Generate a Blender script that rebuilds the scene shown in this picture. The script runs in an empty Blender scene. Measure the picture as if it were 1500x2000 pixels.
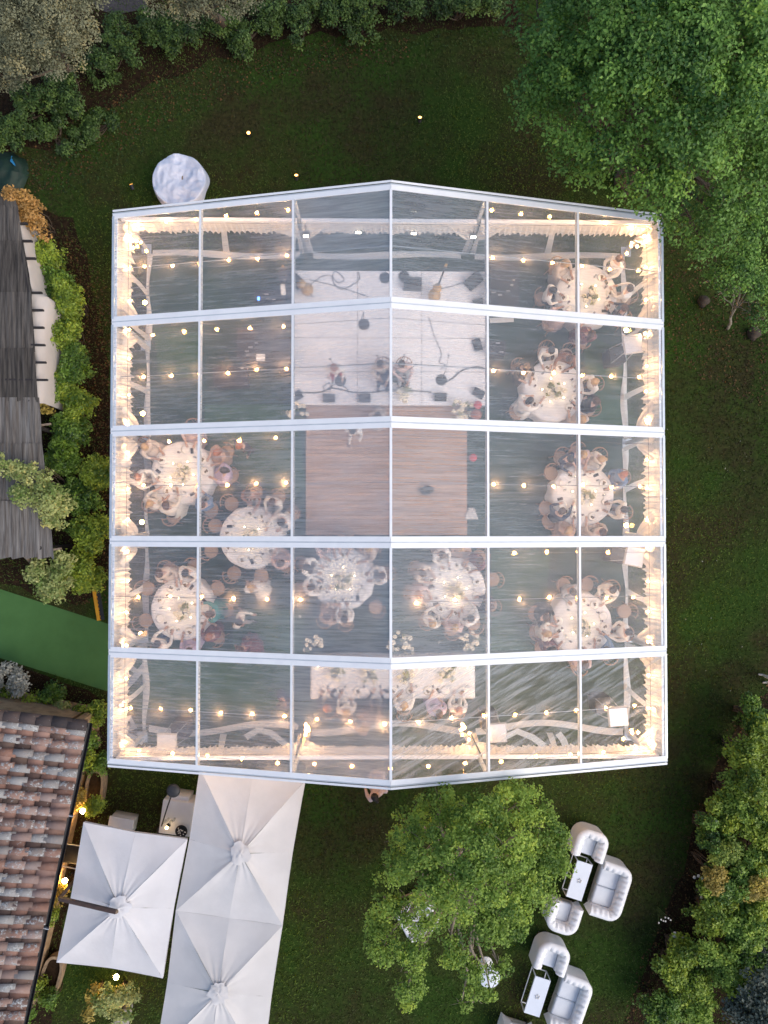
import bpy, math, random
import numpy as np
from mathutils import Vector, Matrix, Euler

RAD = math.radians
sc = bpy.context.scene
col = sc.collection

# ------------------------------------------------------------------ camera
FPX = 1480.0                                  # focal length in pixels of a 1500 x 2000 frame
CAM = Vector((-0.4615, -1.2061, 23.352))
CROT = Euler((0.024393, -0.0154647, 0.0005483))
cd = bpy.data.cameras.new('camera')
cam = bpy.data.objects.new('camera', cd)
col.objects.link(cam)
cam.location = CAM
cam.rotation_euler = CROT
cd.sensor_fit = 'VERTICAL'
cd.sensor_height = 24.0
cd.sensor_width = 18.0
cd.lens = FPX / 2000.0 * 24.0
cd.clip_start = 0.1
cd.clip_end = 500.0
sc.camera = cam

# ------------------------------------------------------------------ sky, sun, exposure (dusk under a soft overcast)
SUN_EL, SUN_AZ = RAD(45), RAD(118)            # compass: clockwise from +Y
world = bpy.data.worlds.new('World')
sc.world = world
world.use_nodes = True
wn = world.node_tree.nodes
wl = world.node_tree.links
wn.clear()
sky = wn.new('ShaderNodeTexSky')
sky.sky_type = 'NISHITA'
sky.sun_disc = False
sky.sun_elevation = SUN_EL
sky.sun_rotation = SUN_AZ
sky.air_density = 1.0
sky.dust_density = 2.5
sky.ozone_density = 1.0
bg = wn.new('ShaderNodeBackground')
bg.inputs['Strength'].default_value = 0.115
wo = wn.new('ShaderNodeOutputWorld')
wl.new(sky.outputs[0], bg.inputs['Color'])
wl.new(bg.outputs[0], wo.inputs['Surface'])
sl = bpy.data.lights.new('sun', 'SUN')
sl.energy = 0.8
sl.angle = RAD(50)
sl.color = (1.0, 0.95, 0.90)
sun = bpy.data.objects.new('sun', sl)
col.objects.link(sun)
sdir = Vector((math.sin(SUN_AZ) * math.cos(SUN_EL), math.cos(SUN_AZ) * math.cos(SUN_EL), math.sin(SUN_EL)))
sun.rotation_euler = sdir.to_track_quat('Z', 'Y').to_euler()
sun.location = sdir * 60
sc.view_settings.view_transform = 'Standard'
sc.view_settings.look = 'None'
sc.view_settings.exposure = 0.78
sc.view_settings.gamma = 1.0
sc.view_settings.use_curve_mapping = False
sc.render.engine = 'CYCLES'
sc.cycles.use_denoising = True
sc.cycles.transparent_max_bounces = 16
sc.cycles.max_bounces = 7
sc.cycles.diffuse_bounces = 3
sc.cycles.sample_clamp_indirect = 4.0
sc.cycles.caustics_reflective = False
sc.cycles.caustics_refractive = False

# ------------------------------------------------------------------ helpers
CM = CROT.to_matrix()


def at(px, py, z=0.0):
    """World point at height z seen at photo pixel (px, py): used to read positions off the photo."""
    d = CM @ Vector(((px - 750.0) / FPX, (1000.0 - py) / FPX, -1.0))
    return CAM + d * ((z - CAM.z) / d.z)


def tag(o, label=None, cat=None, group=None, kind=None):
    if label: o['label'] = label
    if cat: o['category'] = cat
    if group: o['group'] = group
    if kind: o['kind'] = kind
    return o


def thing(name, label, cat, loc=(0, 0, 0), rz=0.0, group=None):
    o = bpy.data.objects.new(name, None)
    o.empty_display_size = 0.2
    col.objects.link(o)
    o.location = loc
    o.rotation_euler = (0, 0, rz)
    return tag(o, label, cat, group)


def link(name, me, parent=None, loc=None, rot=None, scale=None):
    o = bpy.data.objects.new(name, me)
    col.objects.link(o)
    if parent is not None: o.parent = parent
    if loc is not None: o.location = loc
    if rot is not None: o.rotation_euler = rot
    if scale is not None: o.scale = scale
    return o


def kids(o):
    return [c for c in KID.get(o.name, [])]


class MB:
    def __init__(s):
        s.v, s.f, s.m = [], [], []

    def add(s, vs, fs, mi=0):
        b = len(s.v)
        s.v += [tuple(x) for x in vs]
        s.f += [tuple(b + i for i in f) for f in fs]
        s.m += [mi] * len(fs)
        return s

    def obox(s, c, ex, ey, ez, mi=0):
        c, ex, ey, ez = Vector(c), Vector(ex), Vector(ey), Vector(ez)
        vs = [c + ex * a + ey * b + ez * d for d in (-1, 1) for a, b in ((-1, -1), (1, -1), (1, 1), (-1, 1))]
        return s.add(vs, [(3, 2, 1, 0), (4, 5, 6, 7), (0, 1, 5, 4), (1, 2, 6, 5), (2, 3, 7, 6), (3, 0, 4, 7)], mi)

    def box(s, c, size, rz=0.0, mi=0):
        ca, sa = math.cos(rz), math.sin(rz)
        return s.obox(c, (ca * size[0] / 2, sa * size[0] / 2, 0), (-sa * size[1] / 2, ca * size[1] / 2, 0), (0, 0, size[2] / 2), mi)

    def rbox(s, c, size, b=0.03, rz=0.0, mi=0, n=3):
        """box with rounded vertical and top edges"""
        hx, hy, hz = size[0] / 2, size[1] / 2, size[2] / 2
        rings = []
        prof = [(0, -hz)] + [(b * (1 - math.cos(a)), hz - b + b * math.sin(a)) for a in [i * math.pi / 2 / n for i in range(n + 1)]]
        for inset, z in prof:
            ring = []
            r = max(b - inset, 0.0)
            for qx, qy, a0 in ((1, 1, 0), (-1, 1, 90), (-1, -1, 180), (1, -1, 270)):
                for k in range(n + 1):
                    a = RAD(a0 + 90.0 * k / n)
                    ring.append((qx * (hx - b) + r * math.cos(a), qy * (hy - b) + r * math.sin(a), z))
            rings.append(ring)
        ca, sa = math.cos(rz), math.sin(rz)
        vs = [(c[0] + ca * x - sa * y, c[1] + sa * x + ca * y, c[2] + z) for r in rings for x, y, z in r]
        m = len(rings[0])
        fs = [(i * m + j, i * m + (j + 1) % m, (i + 1) * m + (j + 1) % m, (i + 1) * m + j) for i in range(len(rings) - 1) for j in range(m)]
        fs.append(tuple(range((len(rings) - 1) * m, len(rings) * m)))
        fs.append(tuple(reversed(range(m))))
        return s.add(vs, fs, mi)

    def tube(s, pts, r, n=6, mi=0, cap=True):
        pts = [Vector(p) for p in pts]
        k = len(pts)
        rs = r if isinstance(r, (list, tuple)) else [r] * k
        vs, fs = [], []
        up = None
        for i, p in enumerate(pts):
            t = (pts[min(i + 1, k - 1)] - pts[max(i - 1, 0)])
            t = t.normalized() if t.length > 1e-9 else Vector((0, 0, 1))
            if up is None:
                up = Vector((0, 0, 1)) if abs(t.z) < 0.9 else Vector((1, 0, 0))
            a = t.cross(up)
            a = a.normalized() if a.length > 1e-6 else t.orthogonal().normalized()
            b = a.cross(t).normalized()
            up = b
            for j in range(n):
                w = 2 * math.pi * j / n
                vs.append(p + (a * math.cos(w) + b * math.sin(w)) * rs[i])
        for i in range(k - 1):
            for j in range(n):
                fs.append((i * n + j, i * n + (j + 1) % n, (i + 1) * n + (j + 1) % n, (i + 1) * n + j))
        if cap:
            fs.append(tuple(reversed(range(n))))
            fs.append(tuple(range((k - 1) * n, k * n)))
        return s.add(vs, fs, mi)

    def lathe(s, prof, n=20, c=(0, 0, 0), mi=0, wob=None):
        vs, fs = [], []
        for i, (r, z) in enumerate(prof):
            for j in range(n):
                a = 2 * math.pi * j / n
                rr = r * (wob(a, i) if wob else 1.0)
                vs.append((c[0] + rr * math.cos(a), c[1] + rr * math.sin(a), c[2] + z))
        for i in range(len(prof) - 1):
            for j in range(n):
                fs.append((i * n + j, i * n + (j + 1) % n, (i + 1) * n + (j + 1) % n, (i + 1) * n + j))
        fs.append(tuple(reversed(range(n))))
        fs.append(tuple(range((len(prof) - 1) * n, len(prof) * n)))
        return s.add(vs, fs, mi)

    def grid(s, fn, nu, nv, mi=0):
        vs = [fn(i / nu, j / nv) for i in range(nu + 1) for j in range(nv + 1)]
        fs = [(i * (nv + 1) + j, (i + 1) * (nv + 1) + j, (i + 1) * (nv + 1) + j + 1, i * (nv + 1) + j + 1) for i in range(nu) for j in range(nv)]
        return s.add(vs, fs, mi)

    def poly(s, pts, mi=0):
        return s.add(pts, [tuple(range(len(pts)))], mi)

    def prism(s, pts, z0, z1, mi=0):
        n = len(pts)
        vs = [(p[0], p[1], z0) for p in pts] + [(p[0], p[1], z1) for p in pts]
        fs = [tuple(reversed(range(n))), tuple(range(n, 2 * n))] + [(i, (i + 1) % n, n + (i + 1) % n, n + i) for i in range(n)]
        return s.add(vs, fs, mi)

    def sphere(s, c, r, nu=10, nv=6, mi=0, sq=(1, 1, 1)):
        prof = [(max(1e-4, math.sin(math.pi * i / nv)), -math.cos(math.pi * i / nv)) for i in range(nv + 1)]
        vs, fs = [], []
        for rr, z in prof:
            for j in range(nu):
                a = 2 * math.pi * j / nu
                vs.append((c[0] + r * sq[0] * rr * math.cos(a), c[1] + r * sq[1] * rr * math.sin(a), c[2] + r * sq[2] * z))
        for i in range(nv):
            for j in range(nu):
                fs.append((i * nu + j, i * nu + (j + 1) % nu, (i + 1) * nu + (j + 1) % nu, (i + 1) * nu + j))
        return s.add(vs, fs, mi)

    def mesh(s, name, mats, smooth=False):
        me = bpy.data.meshes.new(name)
        me.from_pydata(s.v, [], s.f)
        for m in (mats if isinstance(mats, (list, tuple)) else [mats]):
            me.materials.append(m)
        me.polygons.foreach_set('material_index', s.m)
        if smooth:
            me.polygons.foreach_set('use_smooth', [True] * len(s.f))
        me.update()
        return me

    def build(s, name, mats, parent=None, smooth=False, loc=None, rot=None):
        return link(name, s.mesh(name, mats, smooth), parent, loc, rot)


def copy_tree(o, parent=None, name=None):
    c = o.copy()
    col.objects.link(c)
    c.parent = parent
    for ch in list(o.children):
        copy_tree(ch, c)
    return c


# ------------------------------------------------------------------ materials
MATS = {}


def nt(name):
    m = bpy.data.materials.new(name)
    m.use_nodes = True
    n, l = m.node_tree.nodes, m.node_tree.links
    n.clear()
    out = n.new('ShaderNodeOutputMaterial')
    return m, n, l, out


def noise(n, l, scale, detail=4.0, rough=0.55, coord='Object', stretch=None):
    tc = n.new('ShaderNodeTexCoord')
    t = n.new('ShaderNodeTexNoise')
    t.inputs['Scale'].default_value = scale
    t.inputs['Detail'].default_value = detail
    t.inputs['Roughness'].default_value = rough
    if stretch:
        mp = n.new('ShaderNodeMapping')
        if len(stretch) > 3:                              # turned streaks
            mp.vector_type = 'TEXTURE'
            mp.inputs['Scale'].default_value = [1 / q for q in stretch[:3]]
            mp.inputs['Rotation'].default_value = (0, 0, stretch[3])
        else:
            mp.inputs['Scale'].default_value = stretch
        l.new(tc.outputs[coord], mp.inputs['Vector'])
        l.new(mp.outputs[0], t.inputs['Vector'])
    else:
        l.new(tc.outputs[coord], t.inputs['Vector'])
    return t


def ramp(n, l, src, stops):
    r = n.new('ShaderNodeValToRGB')
    e = r.color_ramp.elements
    while len(e) < len(stops): e.new(0.5)
    for k, (p, c) in enumerate(stops):
        e[k].position = p
        e[k].color = (*c, 1.0) if len(c) == 3 else c
    l.new(src, r.inputs['Fac'])
    return r


def M(name, c1, c2=None, scale=6.0, rough=0.6, bump=0.0, bscale=None, metal=0.0, rnd=0.0, coord='Object', stretch=None, lo=0.35, hi=0.65, sheen=0.0, spec=0.4, extra=None):
    if name in MATS: return MATS[name]
    m, n, l, out = nt(name)
    p = n.new('ShaderNodeBsdfPrincipled')
    l.new(p.outputs[0], out.inputs['Surface'])
    p.inputs['Roughness'].default_value = rough
    p.inputs['Metallic'].default_value = metal
    p.inputs['Specular IOR Level'].default_value = spec
    c2 = c2 or tuple(x * 0.82 for x in c1)
    t = noise(n, l, scale, 5.0, 0.6, coord, stretch)
    stops = [(lo, c2), (hi, c1)] + ([extra] if extra else [])
    r = ramp(n, l, t.outputs['Fac'], stops)
    csrc = r.outputs['Color']
    if rnd:
        oi = n.new('ShaderNodeObjectInfo')
        mr = n.new('ShaderNodeMapRange')
        mr.inputs['To Min'].default_value = 1.0 - rnd
        mr.inputs['To Max'].default_value = 1.0 + rnd
        l.new(oi.outputs['Random'], mr.inputs['Value'])
        mx = n.new('ShaderNodeVectorMath')
        mx.operation = 'SCALE'
        l.new(csrc, mx.inputs[0])
        l.new(mr.outputs[0], mx.inputs['Scale'])
        csrc = mx.outputs[0]
    l.new(csrc, p.inputs['Base Color'])
    if bump:
        t2 = noise(n, l, bscale or scale * 4, 4.0, 0.6, coord, stretch)
        b = n.new('ShaderNodeBump')
        b.inputs['Strength'].default_value = bump
        b.inputs['Distance'].default_value = 0.02
        l.new(t2.outputs['Fac'], b.inputs['Height'])
        l.new(b.outputs[0], p.inputs['Normal'])
    MATS[name] = m
    return m


def emit(name, c, s):
    if name in MATS: return MATS[name]
    m, n, l, out = nt(name)
    e = n.new('ShaderNodeEmission')
    e.inputs['Color'].default_value = (*c, 1)
    e.inputs['Strength'].default_value = s
    l.new(e.outputs[0], out.inputs['Surface'])
    MATS[name] = m
    return m


def clear_pvc(name, haze_lo, haze_hi, scale, stretch, gloss=0.03, ridge=0.0, blotch=0.35, width=0.2):
    """clear plastic sheet: passes most light, the misted film scatters the rest, in streaks that imitate light on wrinkles, a little shine; condensation gathers near the ridge"""
    m, n, l, out = nt(name)
    tr = n.new('ShaderNodeBsdfTransparent')
    tr.inputs['Color'].default_value = (0.95, 0.96, 0.97, 1)
    df = n.new('ShaderNodeBsdfDiffuse')
    df.inputs['Color'].default_value = (0.68, 0.82, 0.96, 1)
    tl = n.new('ShaderNodeBsdfTranslucent')
    tl.inputs['Color'].default_value = (0.84, 0.82, 0.82, 1)
    mi = n.new('ShaderNodeMixShader')
    mi.inputs['Fac'].default_value = 0.40
    l.new(df.outputs[0], mi.inputs[1])
    l.new(tl.outputs[0], mi.inputs[2])
    a = noise(n, l, scale, 8.0, 0.68, 'Object', stretch)  # streak noise: wrinkle reflections are put into the haze amount
    b = noise(n, l, 0.5, 2.0, 0.5, 'Object')
    g = noise(n, l, 90.0, 2.0, 0.6, 'Object')

    def mth(op, x, y):
        q = n.new('ShaderNodeMath')
        q.operation = op
        for k, v in enumerate((x, y)):
            if isinstance(v, float): q.inputs[k].default_value = v
            else: l.new(v, q.inputs[k])
        return q.outputs[0]
    v = mth('ADD', mth('MULTIPLY', a.outputs['Fac'], 1.0), mth('MULTIPLY', b.outputs['Fac'], blotch))
    v = mth('ADD', v, mth('MULTIPLY', g.outputs['Fac'], 0.22))
    mr = n.new('ShaderNodeMapRange')
    mid = 0.5 + 0.5 * blotch + 0.11
    mr.inputs['From Min'].default_value = mid - width
    mr.inputs['From Max'].default_value = mid + width
    mr.inputs['To Min'].default_value = haze_lo
    mr.inputs['To Max'].default_value = haze_hi
    l.new(v, mr.inputs['Value'])
    fac = mr.outputs[0]
    if ridge:
        tc = n.new('ShaderNodeTexCoord')
        sx = n.new('ShaderNodeSeparateXYZ')
        l.new(tc.outputs['Object'], sx.inputs[0])
        ax = mth('ABSOLUTE', sx.outputs['X'], 0.0)
        r2 = n.new('ShaderNodeMapRange')
        r2.inputs['From Min'].default_value = 1.8
        r2.inputs['From Max'].default_value = 4.2
        r2.inputs['To Min'].default_value = ridge
        r2.inputs['To Max'].default_value = 0.0
        l.new(ax, r2.inputs['Value'])
        fac = mth('ADD', fac, r2.outputs[0])
    mx = n.new('ShaderNodeMixShader')
    l.new(fac, mx.inputs['Fac'])
    l.new(tr.outputs[0], mx.inputs[1])
    l.new(mi.outputs[0], mx.inputs[2])
    gl = n.new('ShaderNodeBsdfGlossy')
    gl.inputs['Roughness'].default_value = 0.10
    bp = n.new('ShaderNodeBump')
    bp.inputs['Strength'].default_value = 0.4
    bp.inputs['Distance'].default_value = 0.02
    l.new(a.outputs['Fac'], bp.inputs['Height'])
    l.new(bp.outputs[0], gl.inputs['Normal'])
    mg = n.new('ShaderNodeMixShader')
    mg.inputs['Fac'].default_value = gloss
    l.new(mx.outputs[0], mg.inputs[1])
    l.new(gl.outputs[0], mg.inputs[2])
    l.new(mg.outputs[0], out.inputs['Surface'])
    return m


def leaf_mat(name, c, c2, trans=0.35, rough=0.5):
    """leaf: two greens by patch, each leaf with its own tint (vertex colour 'tint' = leaf age)"""
    m, n, l, out = nt(name)
    at_ = n.new('ShaderNodeAttribute')
    at_.attribute_name = 'tint'
    r = ramp(n, l, at_.outputs['Fac'], [(0.0, c2), (0.86, c), (1.0, (min(.6, c[0] * 1.2), c[1] * 1.05, c[2] * .85))])
    p = n.new('ShaderNodeBsdfPrincipled')
    p.inputs['Roughness'].default_value = rough
    p.inputs['Specular IOR Level'].default_value = 0.35
    l.new(r.outputs['Color'], p.inputs['Base Color'])
    t = n.new('ShaderNodeBsdfTranslucent')
    l.new(r.outputs['Color'], t.inputs['Color'])
    mx = n.new('ShaderNodeMixShader')
    mx.inputs['Fac'].default_value = trans
    l.new(p.outputs[0], mx.inputs[1])
    l.new(t.outputs[0], mx.inputs[2])
    l.new(mx.outputs[0], out.inputs['Surface'])
    return m


def cloth(name, c, trans=0.25, bump=0.15, bscale=30.0, var=0.93, rough=0.85, scale=2.0):
    if name in MATS: return MATS[name]
    m, n, l, out = nt(name)
    t = noise(n, l, scale, 4.0)
    r = ramp(n, l, t.outputs['Fac'], [(0.35, tuple(x * var for x in c)), (0.65, c)])
    d = n.new('ShaderNodeBsdfPrincipled')
    d.inputs['Roughness'].default_value = rough
    d.inputs['Specular IOR Level'].default_value = 0.2
    l.new(r.outputs['Color'], d.inputs['Base Color'])
    t2 = noise(n, l, bscale, 3.0)
    b = n.new('ShaderNodeBump')
    b.inputs['Strength'].default_value = bump
    b.inputs['Distance'].default_value = 0.02
    l.new(t2.outputs['Fac'], b.inputs['Height'])
    l.new(b.outputs[0], d.inputs['Normal'])
    tl = n.new('ShaderNodeBsdfTranslucent')
    l.new(r.outputs['Color'], tl.inputs['Color'])
    mx = n.new('ShaderNodeMixShader')
    mx.inputs['Fac'].default_value = trans
    l.new(d.outputs[0], mx.inputs[1])
    l.new(tl.outputs[0], mx.inputs[2])
    l.new(mx.outputs[0], out.inputs['Surface'])
    MATS[name] = m
    return m


# ------------------------------------------------------------------ leaves (numpy)
def tri_mesh(name, co, tris, mat, tint=None, smooth=False):
    me = bpy.data.meshes.new(name)
    nv, nf = len(co), len(tris)
    me.vertices.add(nv)
    me.vertices.foreach_set('co', np.ascontiguousarray(co, np.float32).ravel())
    me.loops.add(nf * 3)
    me.loops.foreach_set('vertex_index', np.ascontiguousarray(tris, np.int32).ravel())
    me.polygons.add(nf)
    me.polygons.foreach_set('loop_start', np.arange(0, nf * 3, 3, dtype=np.int32))
    if smooth: me.polygons.foreach_set('use_smooth', np.ones(nf, bool))
    me.update(calc_edges=True)
    if tint is not None:
        a = me.attributes.new('tint', 'FLOAT', 'POINT')
        a.data.foreach_set('value', np.ascontiguousarray(tint, np.float32))
    me.materials.append(mat)
    return me


def leaves(p, nrm, L, rng, tint, wid=0.62, fold=0.12, droop=0.0):
    """one folded diamond leaf at each p, facing nrm"""
    N = len(p)
    a = rng.normal(size=(N, 3))
    a[:, 2] -= droop
    nrm = nrm / np.linalg.norm(nrm, axis=1, keepdims=True)
    a -= (a * nrm).sum(1, keepdims=True) * nrm
    a /= np.linalg.norm(a, axis=1, keepdims=True) + 1e-9
    w = np.cross(nrm, a)
    L = (L * (0.65 + 0.7 * rng.random(N)))[:, None]
    W = L * wid * 0.5
    v = np.stack([p - a * L * 0.5, p + w * W + nrm * L * fold, p + a * L * 0.5 - nrm * L * 0.08, p - w * W + nrm * L * fold], 1).reshape(-1, 3)
    b = np.arange(N)[:, None] * 4
    t = np.concatenate([b + [0, 1, 2], b + [0, 2, 3]], 1).reshape(-1, 3)
    return v, t, np.repeat(tint, 4)


def clump_leaves(clumps, n, L, seed, per=60, sub=0.26, shell=0.72, up=0.55, tvar=0.26, low=-0.3, droop=0.3, rag=0.16, spread=None):
    """leaves on small leaf domes (twig ends) that are spread over ellipsoid clumps (x, y, z, rx, ry, rz)"""
    rng = np.random.default_rng(seed)
    c = np.array(clumps, float)
    wgt = (c[:, 3] * c[:, 4] * c[:, 5]) ** (2 / 3)
    k = max(1, n // per)
    pick = rng.choice(len(c), k, p=wgt / wgt.sum())
    d = rng.normal(size=(k, 3))
    d /= np.linalg.norm(d, axis=1, keepdims=True)
    d[:, 2] = np.where(d[:, 2] < low, -d[:, 2], d[:, 2])
    rad = (shell + (1 - shell) * rng.random(k)) * (1 + rag * rng.normal(size=k))
    cc = c[pick, :3] + d * rad[:, None] * c[pick, 3:6]
    ctint = rng.random(len(c))
    tc = np.clip(0.5 + tvar * rng.normal(size=k) + 0.35 * (ctint[pick] - 0.5), 0, 1)
    rs = sub * (0.55 + 0.8 * rng.random(k))
    cnt = np.maximum(4, (per * (rs / sub) ** 2 / 0.95).astype(int))
    idx = np.repeat(np.arange(k), cnt)
    N = len(idx)
    e = rng.normal(size=(N, 3))
    e /= np.linalg.norm(e, axis=1, keepdims=True)
    e[:, 2] = np.where(e[:, 2] < -0.25, -e[:, 2], e[:, 2])
    p = cc[idx] + e * (rs[idx] * rng.random(N) ** 0.4)[:, None] * np.array([1, 1, 0.75])
    nr = e * 0.55 + rng.normal(size=(N, 3)) * 0.42 + np.array([0, 0, up])
    tn = np.clip(tc[idx] + 0.14 * rng.normal(size=N), 0, 1)
    return leaves(p, nr, np.full(N, L), rng, tn, droop=droop)


def foliage(name, parent, clumps, n, L, mat, seed, base=(0, 0, 0), **kw):
    v, t, tn = clump_leaves(clumps, n, L, seed, **kw)
    v = v - np.array(base)
    return link(name, tri_mesh(name, v, t, mat, tn), parent)


def branchy(mb, p0, p1, r0, r1, rng, bend=0.12, seg=6, n=6):
    p0, p1 = Vector(p0), Vector(p1)
    d = (p1 - p0).length
    pts, rs = [], []
    o = Vector((rng.uniform(-1, 1), rng.uniform(-1, 1), rng.uniform(-0.3, 0.6))) * d * bend
    for i in range(seg + 1):
        t = i / seg
        pts.append(p0.lerp(p1, t) + o * math.sin(math.pi * t) + Vector((rng.uniform(-1, 1), rng.uniform(-1, 1), 0)) * d * 0.02 * (0 < i < seg))
        rs.append(r0 + (r1 - r0) * t)
    mb.tube(pts, rs, n)
    return pts

# ================================================================== GROUND
def ground_mat():
    m, n, l, out = nt('lawn')
    p = n.new('ShaderNodeBsdfPrincipled')
    p.inputs['Roughness'].default_value = 0.95
    p.inputs['Specular IOR Level'].default_value = 0.1
    a = noise(n, l, 0.32, 8.0, 0.68)
    b = noise(n, l, 9.0, 6.0, 0.75)
    g = ramp(n, l, b.outputs['Fac'], [(0.3, (0.013, 0.029, 0.005)), (0.55, (0.030, 0.062, 0.010)), (0.75, (0.058, 0.092, 0.018))])
    s = ramp(n, l, b.outputs['Fac'], [(0.3, (0.016, 0.015, 0.007)), (0.55, (0.038, 0.036, 0.013)), (0.75, (0.075, 0.056, 0.023))])
    f = ramp(n, l, a.outputs['Fac'], [(0.42, (0, 0, 0)), (0.60, (1, 1, 1))])
    mx = n.new('ShaderNodeMixRGB')
    l.new(f.outputs['Color'], mx.inputs['Fac'])
    l.new(g.outputs['Color'], mx.inputs[1])
    l.new(s.outputs['Color'], mx.inputs[2])
    l.new(mx.outputs[0], p.inputs['Base Color'])
    bp = n.new('ShaderNodeBump')
    bp.inputs['Strength'].default_value = 0.8
    bp.inputs['Distance'].default_value = 0.03
    l.new(b.outputs['Fac'], bp.inputs['Height'])
    l.new(bp.outputs[0], p.inputs['Normal'])
    l.new(p.outputs[0], out.inputs['Surface'])
    return m


LAWN = ground_mat()
SOIL = M('soil', (0.040, 0.024, 0.013), (0.012, 0.008, 0.005), 7.0, 0.95, 0.9, 30, lo=0.3, hi=0.7, spec=0.1)
tag(MB().poly([(-90, -90, 0), (90, -90, 0), (90, 90, 0), (-90, 90, 0)]).build('lawn', LAWN), kind='structure')

rg = random.Random(5)


def rough_outline(pts, step=0.5, amp=0.16, seed=1):
    r = random.Random(seed)
    out = []
    for i in range(len(pts)):
        a, b = Vector(pts[i]), Vector(pts[(i + 1) % len(pts)])
        k = max(1, int((b - a).length / step))
        for j in range(k):
            q = a.lerp(b, j / k)
            out.append((q.x + r.uniform(-amp, amp), q.y + r.uniform(-amp, amp)))
    return out


def sheet(name, px, mat, z=0.004, rough=0.0, seed=1, step=0.5, label=None, cat=None):
    pts = [at(x, y, z) for x, y in px]
    o2 = [(p.x, p.y) for p in pts]
    if rough: o2 = rough_outline([(p.x, p.y) for p in pts], step, rough, seed)
    mb = MB()
    mb.add([(x, y, z) for x, y in o2], [tuple(range(len(o2)))])
    o = mb.build(name, mat)
    tag(o, label, cat, kind='structure' if not label else None)
    return o


sheet('hedge_bed', [(40, 390), (150, 430), (175, 560), (200, 640), (214, 760), (216, 1130), (190, 1165), (150, 1190), (100, 1175), (-60, 1120), (-60, 380)], SOIL, 0.004, 0.12, 3)
sheet('border_bed', [(1520, 1330), (1440, 1400), (1375, 1560), (1330, 1700), (1270, 1850), (1215, 2010), (1205, 2080), (1600, 2080), (1600, 1330)], SOIL, 0.004, 0.12, 4)
sheet('far_bank', [(-60, -80), (1010, -80), (1010, 60), (760, 60), (560, 75), (380, 130), (190, 215), (90, 285), (-60, 330)], SOIL, 0.004, 0.18, 6)
sheet('house_bed', [(-60, 1285), (30, 1298), (130, 1330), (214, 1372), (205, 1480), (200, 1600), (165, 1640), (125, 1800), (100, 1990), (80, 2080), (-60, 2080)], SOIL, 0.008, 0.08, 7)
PAVE = M('road_gravel', (0.085, 0.075, 0.078), (0.05, 0.045, 0.047), 12, 0.95, 0.5, 60)
sheet('gravel_road', [(150, -80), (300, -80), (288, 14), (230, 28), (190, 20)], PAVE, 0.010, 0.05, 8)
TURF = M('green_carpet', (0.082, 0.185, 0.060), (0.066, 0.152, 0.048), 1.2, 0.95, 0.35, 160, lo=0.3, hi=0.7, spec=0.1)
c_ = MB()
c_.add([at(x, y, 0.012) for x, y in ((-120, 1112), (216, 1220), (236, 1226), (236, 1358), (216, 1352), (-120, 1248))], [(0, 1, 2, 3, 4, 5)])
tag(c_.build('carpet_path', TURF), kind='structure')

# grass blades: uncountable
_r = np.random.default_rng(11)


def grass(n, x0, x1, y0, y1, name, hgt=0.06):
    p = np.c_[_r.uniform(x0, x1, n), _r.uniform(y0, y1, n), np.zeros(n)]
    keep = ~((np.abs(p[:, 0]) < 7.55) & (np.abs(p[:, 1]) < 7.55))
    cp = [at(x, y, 0) for x, y in ((-160, 1100), (236, 1222), (236, 1358), (-160, 1236))]
    ins = np.zeros(n, bool)
    for i in range(4):
        q, w_ = cp[i], cp[i - 1]
        ins ^= ((q.y > p[:, 1]) != (w_.y > p[:, 1])) & (p[:, 0] < (w_.x - q.x) * (p[:, 1] - q.y) / (w_.y - q.y + 1e-12) + q.x)
    p = p[keep & ~ins]
    n = len(p)
    h = hgt * (0.5 + _r.random(n))
    a = _r.uniform(0, 2 * np.pi, n)
    w = 0.010 + 0.012 * _r.random(n)
    dx, dy = np.cos(a) * w, np.sin(a) * w
    lean = _r.normal(size=(n, 2)) * 0.035
    v = np.stack([p + np.c_[dx, dy, np.zeros(n)], p - np.c_[dx, dy, np.zeros(n)], p + np.c_[lean, h]], 1).reshape(-1, 3)
    t = np.arange(3 * n).reshape(-1, 3)
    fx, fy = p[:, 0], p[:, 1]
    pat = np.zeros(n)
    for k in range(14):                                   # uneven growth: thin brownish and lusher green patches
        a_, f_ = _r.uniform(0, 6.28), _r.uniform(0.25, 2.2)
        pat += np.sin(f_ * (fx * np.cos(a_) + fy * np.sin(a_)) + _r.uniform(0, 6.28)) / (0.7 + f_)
    tn = np.repeat(np.clip(0.55 + 0.2 * _r.normal(size=n) + 0.27 * pat + 0.14 - 0.40 * np.clip((fy - 5) / 4, 0, 1) - 0.2 * np.clip((-7.5 - fx) / 2, 0, 1), 0, 1), 3)  # far lawn: thin brown grass, its weaker light also put into the tint
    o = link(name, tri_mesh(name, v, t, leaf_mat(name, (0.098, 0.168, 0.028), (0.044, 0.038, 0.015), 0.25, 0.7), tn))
    return tag(o, 'short mown dark green grass blades covering the lawn', 'grass', kind='stuff')


grass(260000, -12.5, 13.5, -17.5, 16.5, 'grass_blades', 0.05)


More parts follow.
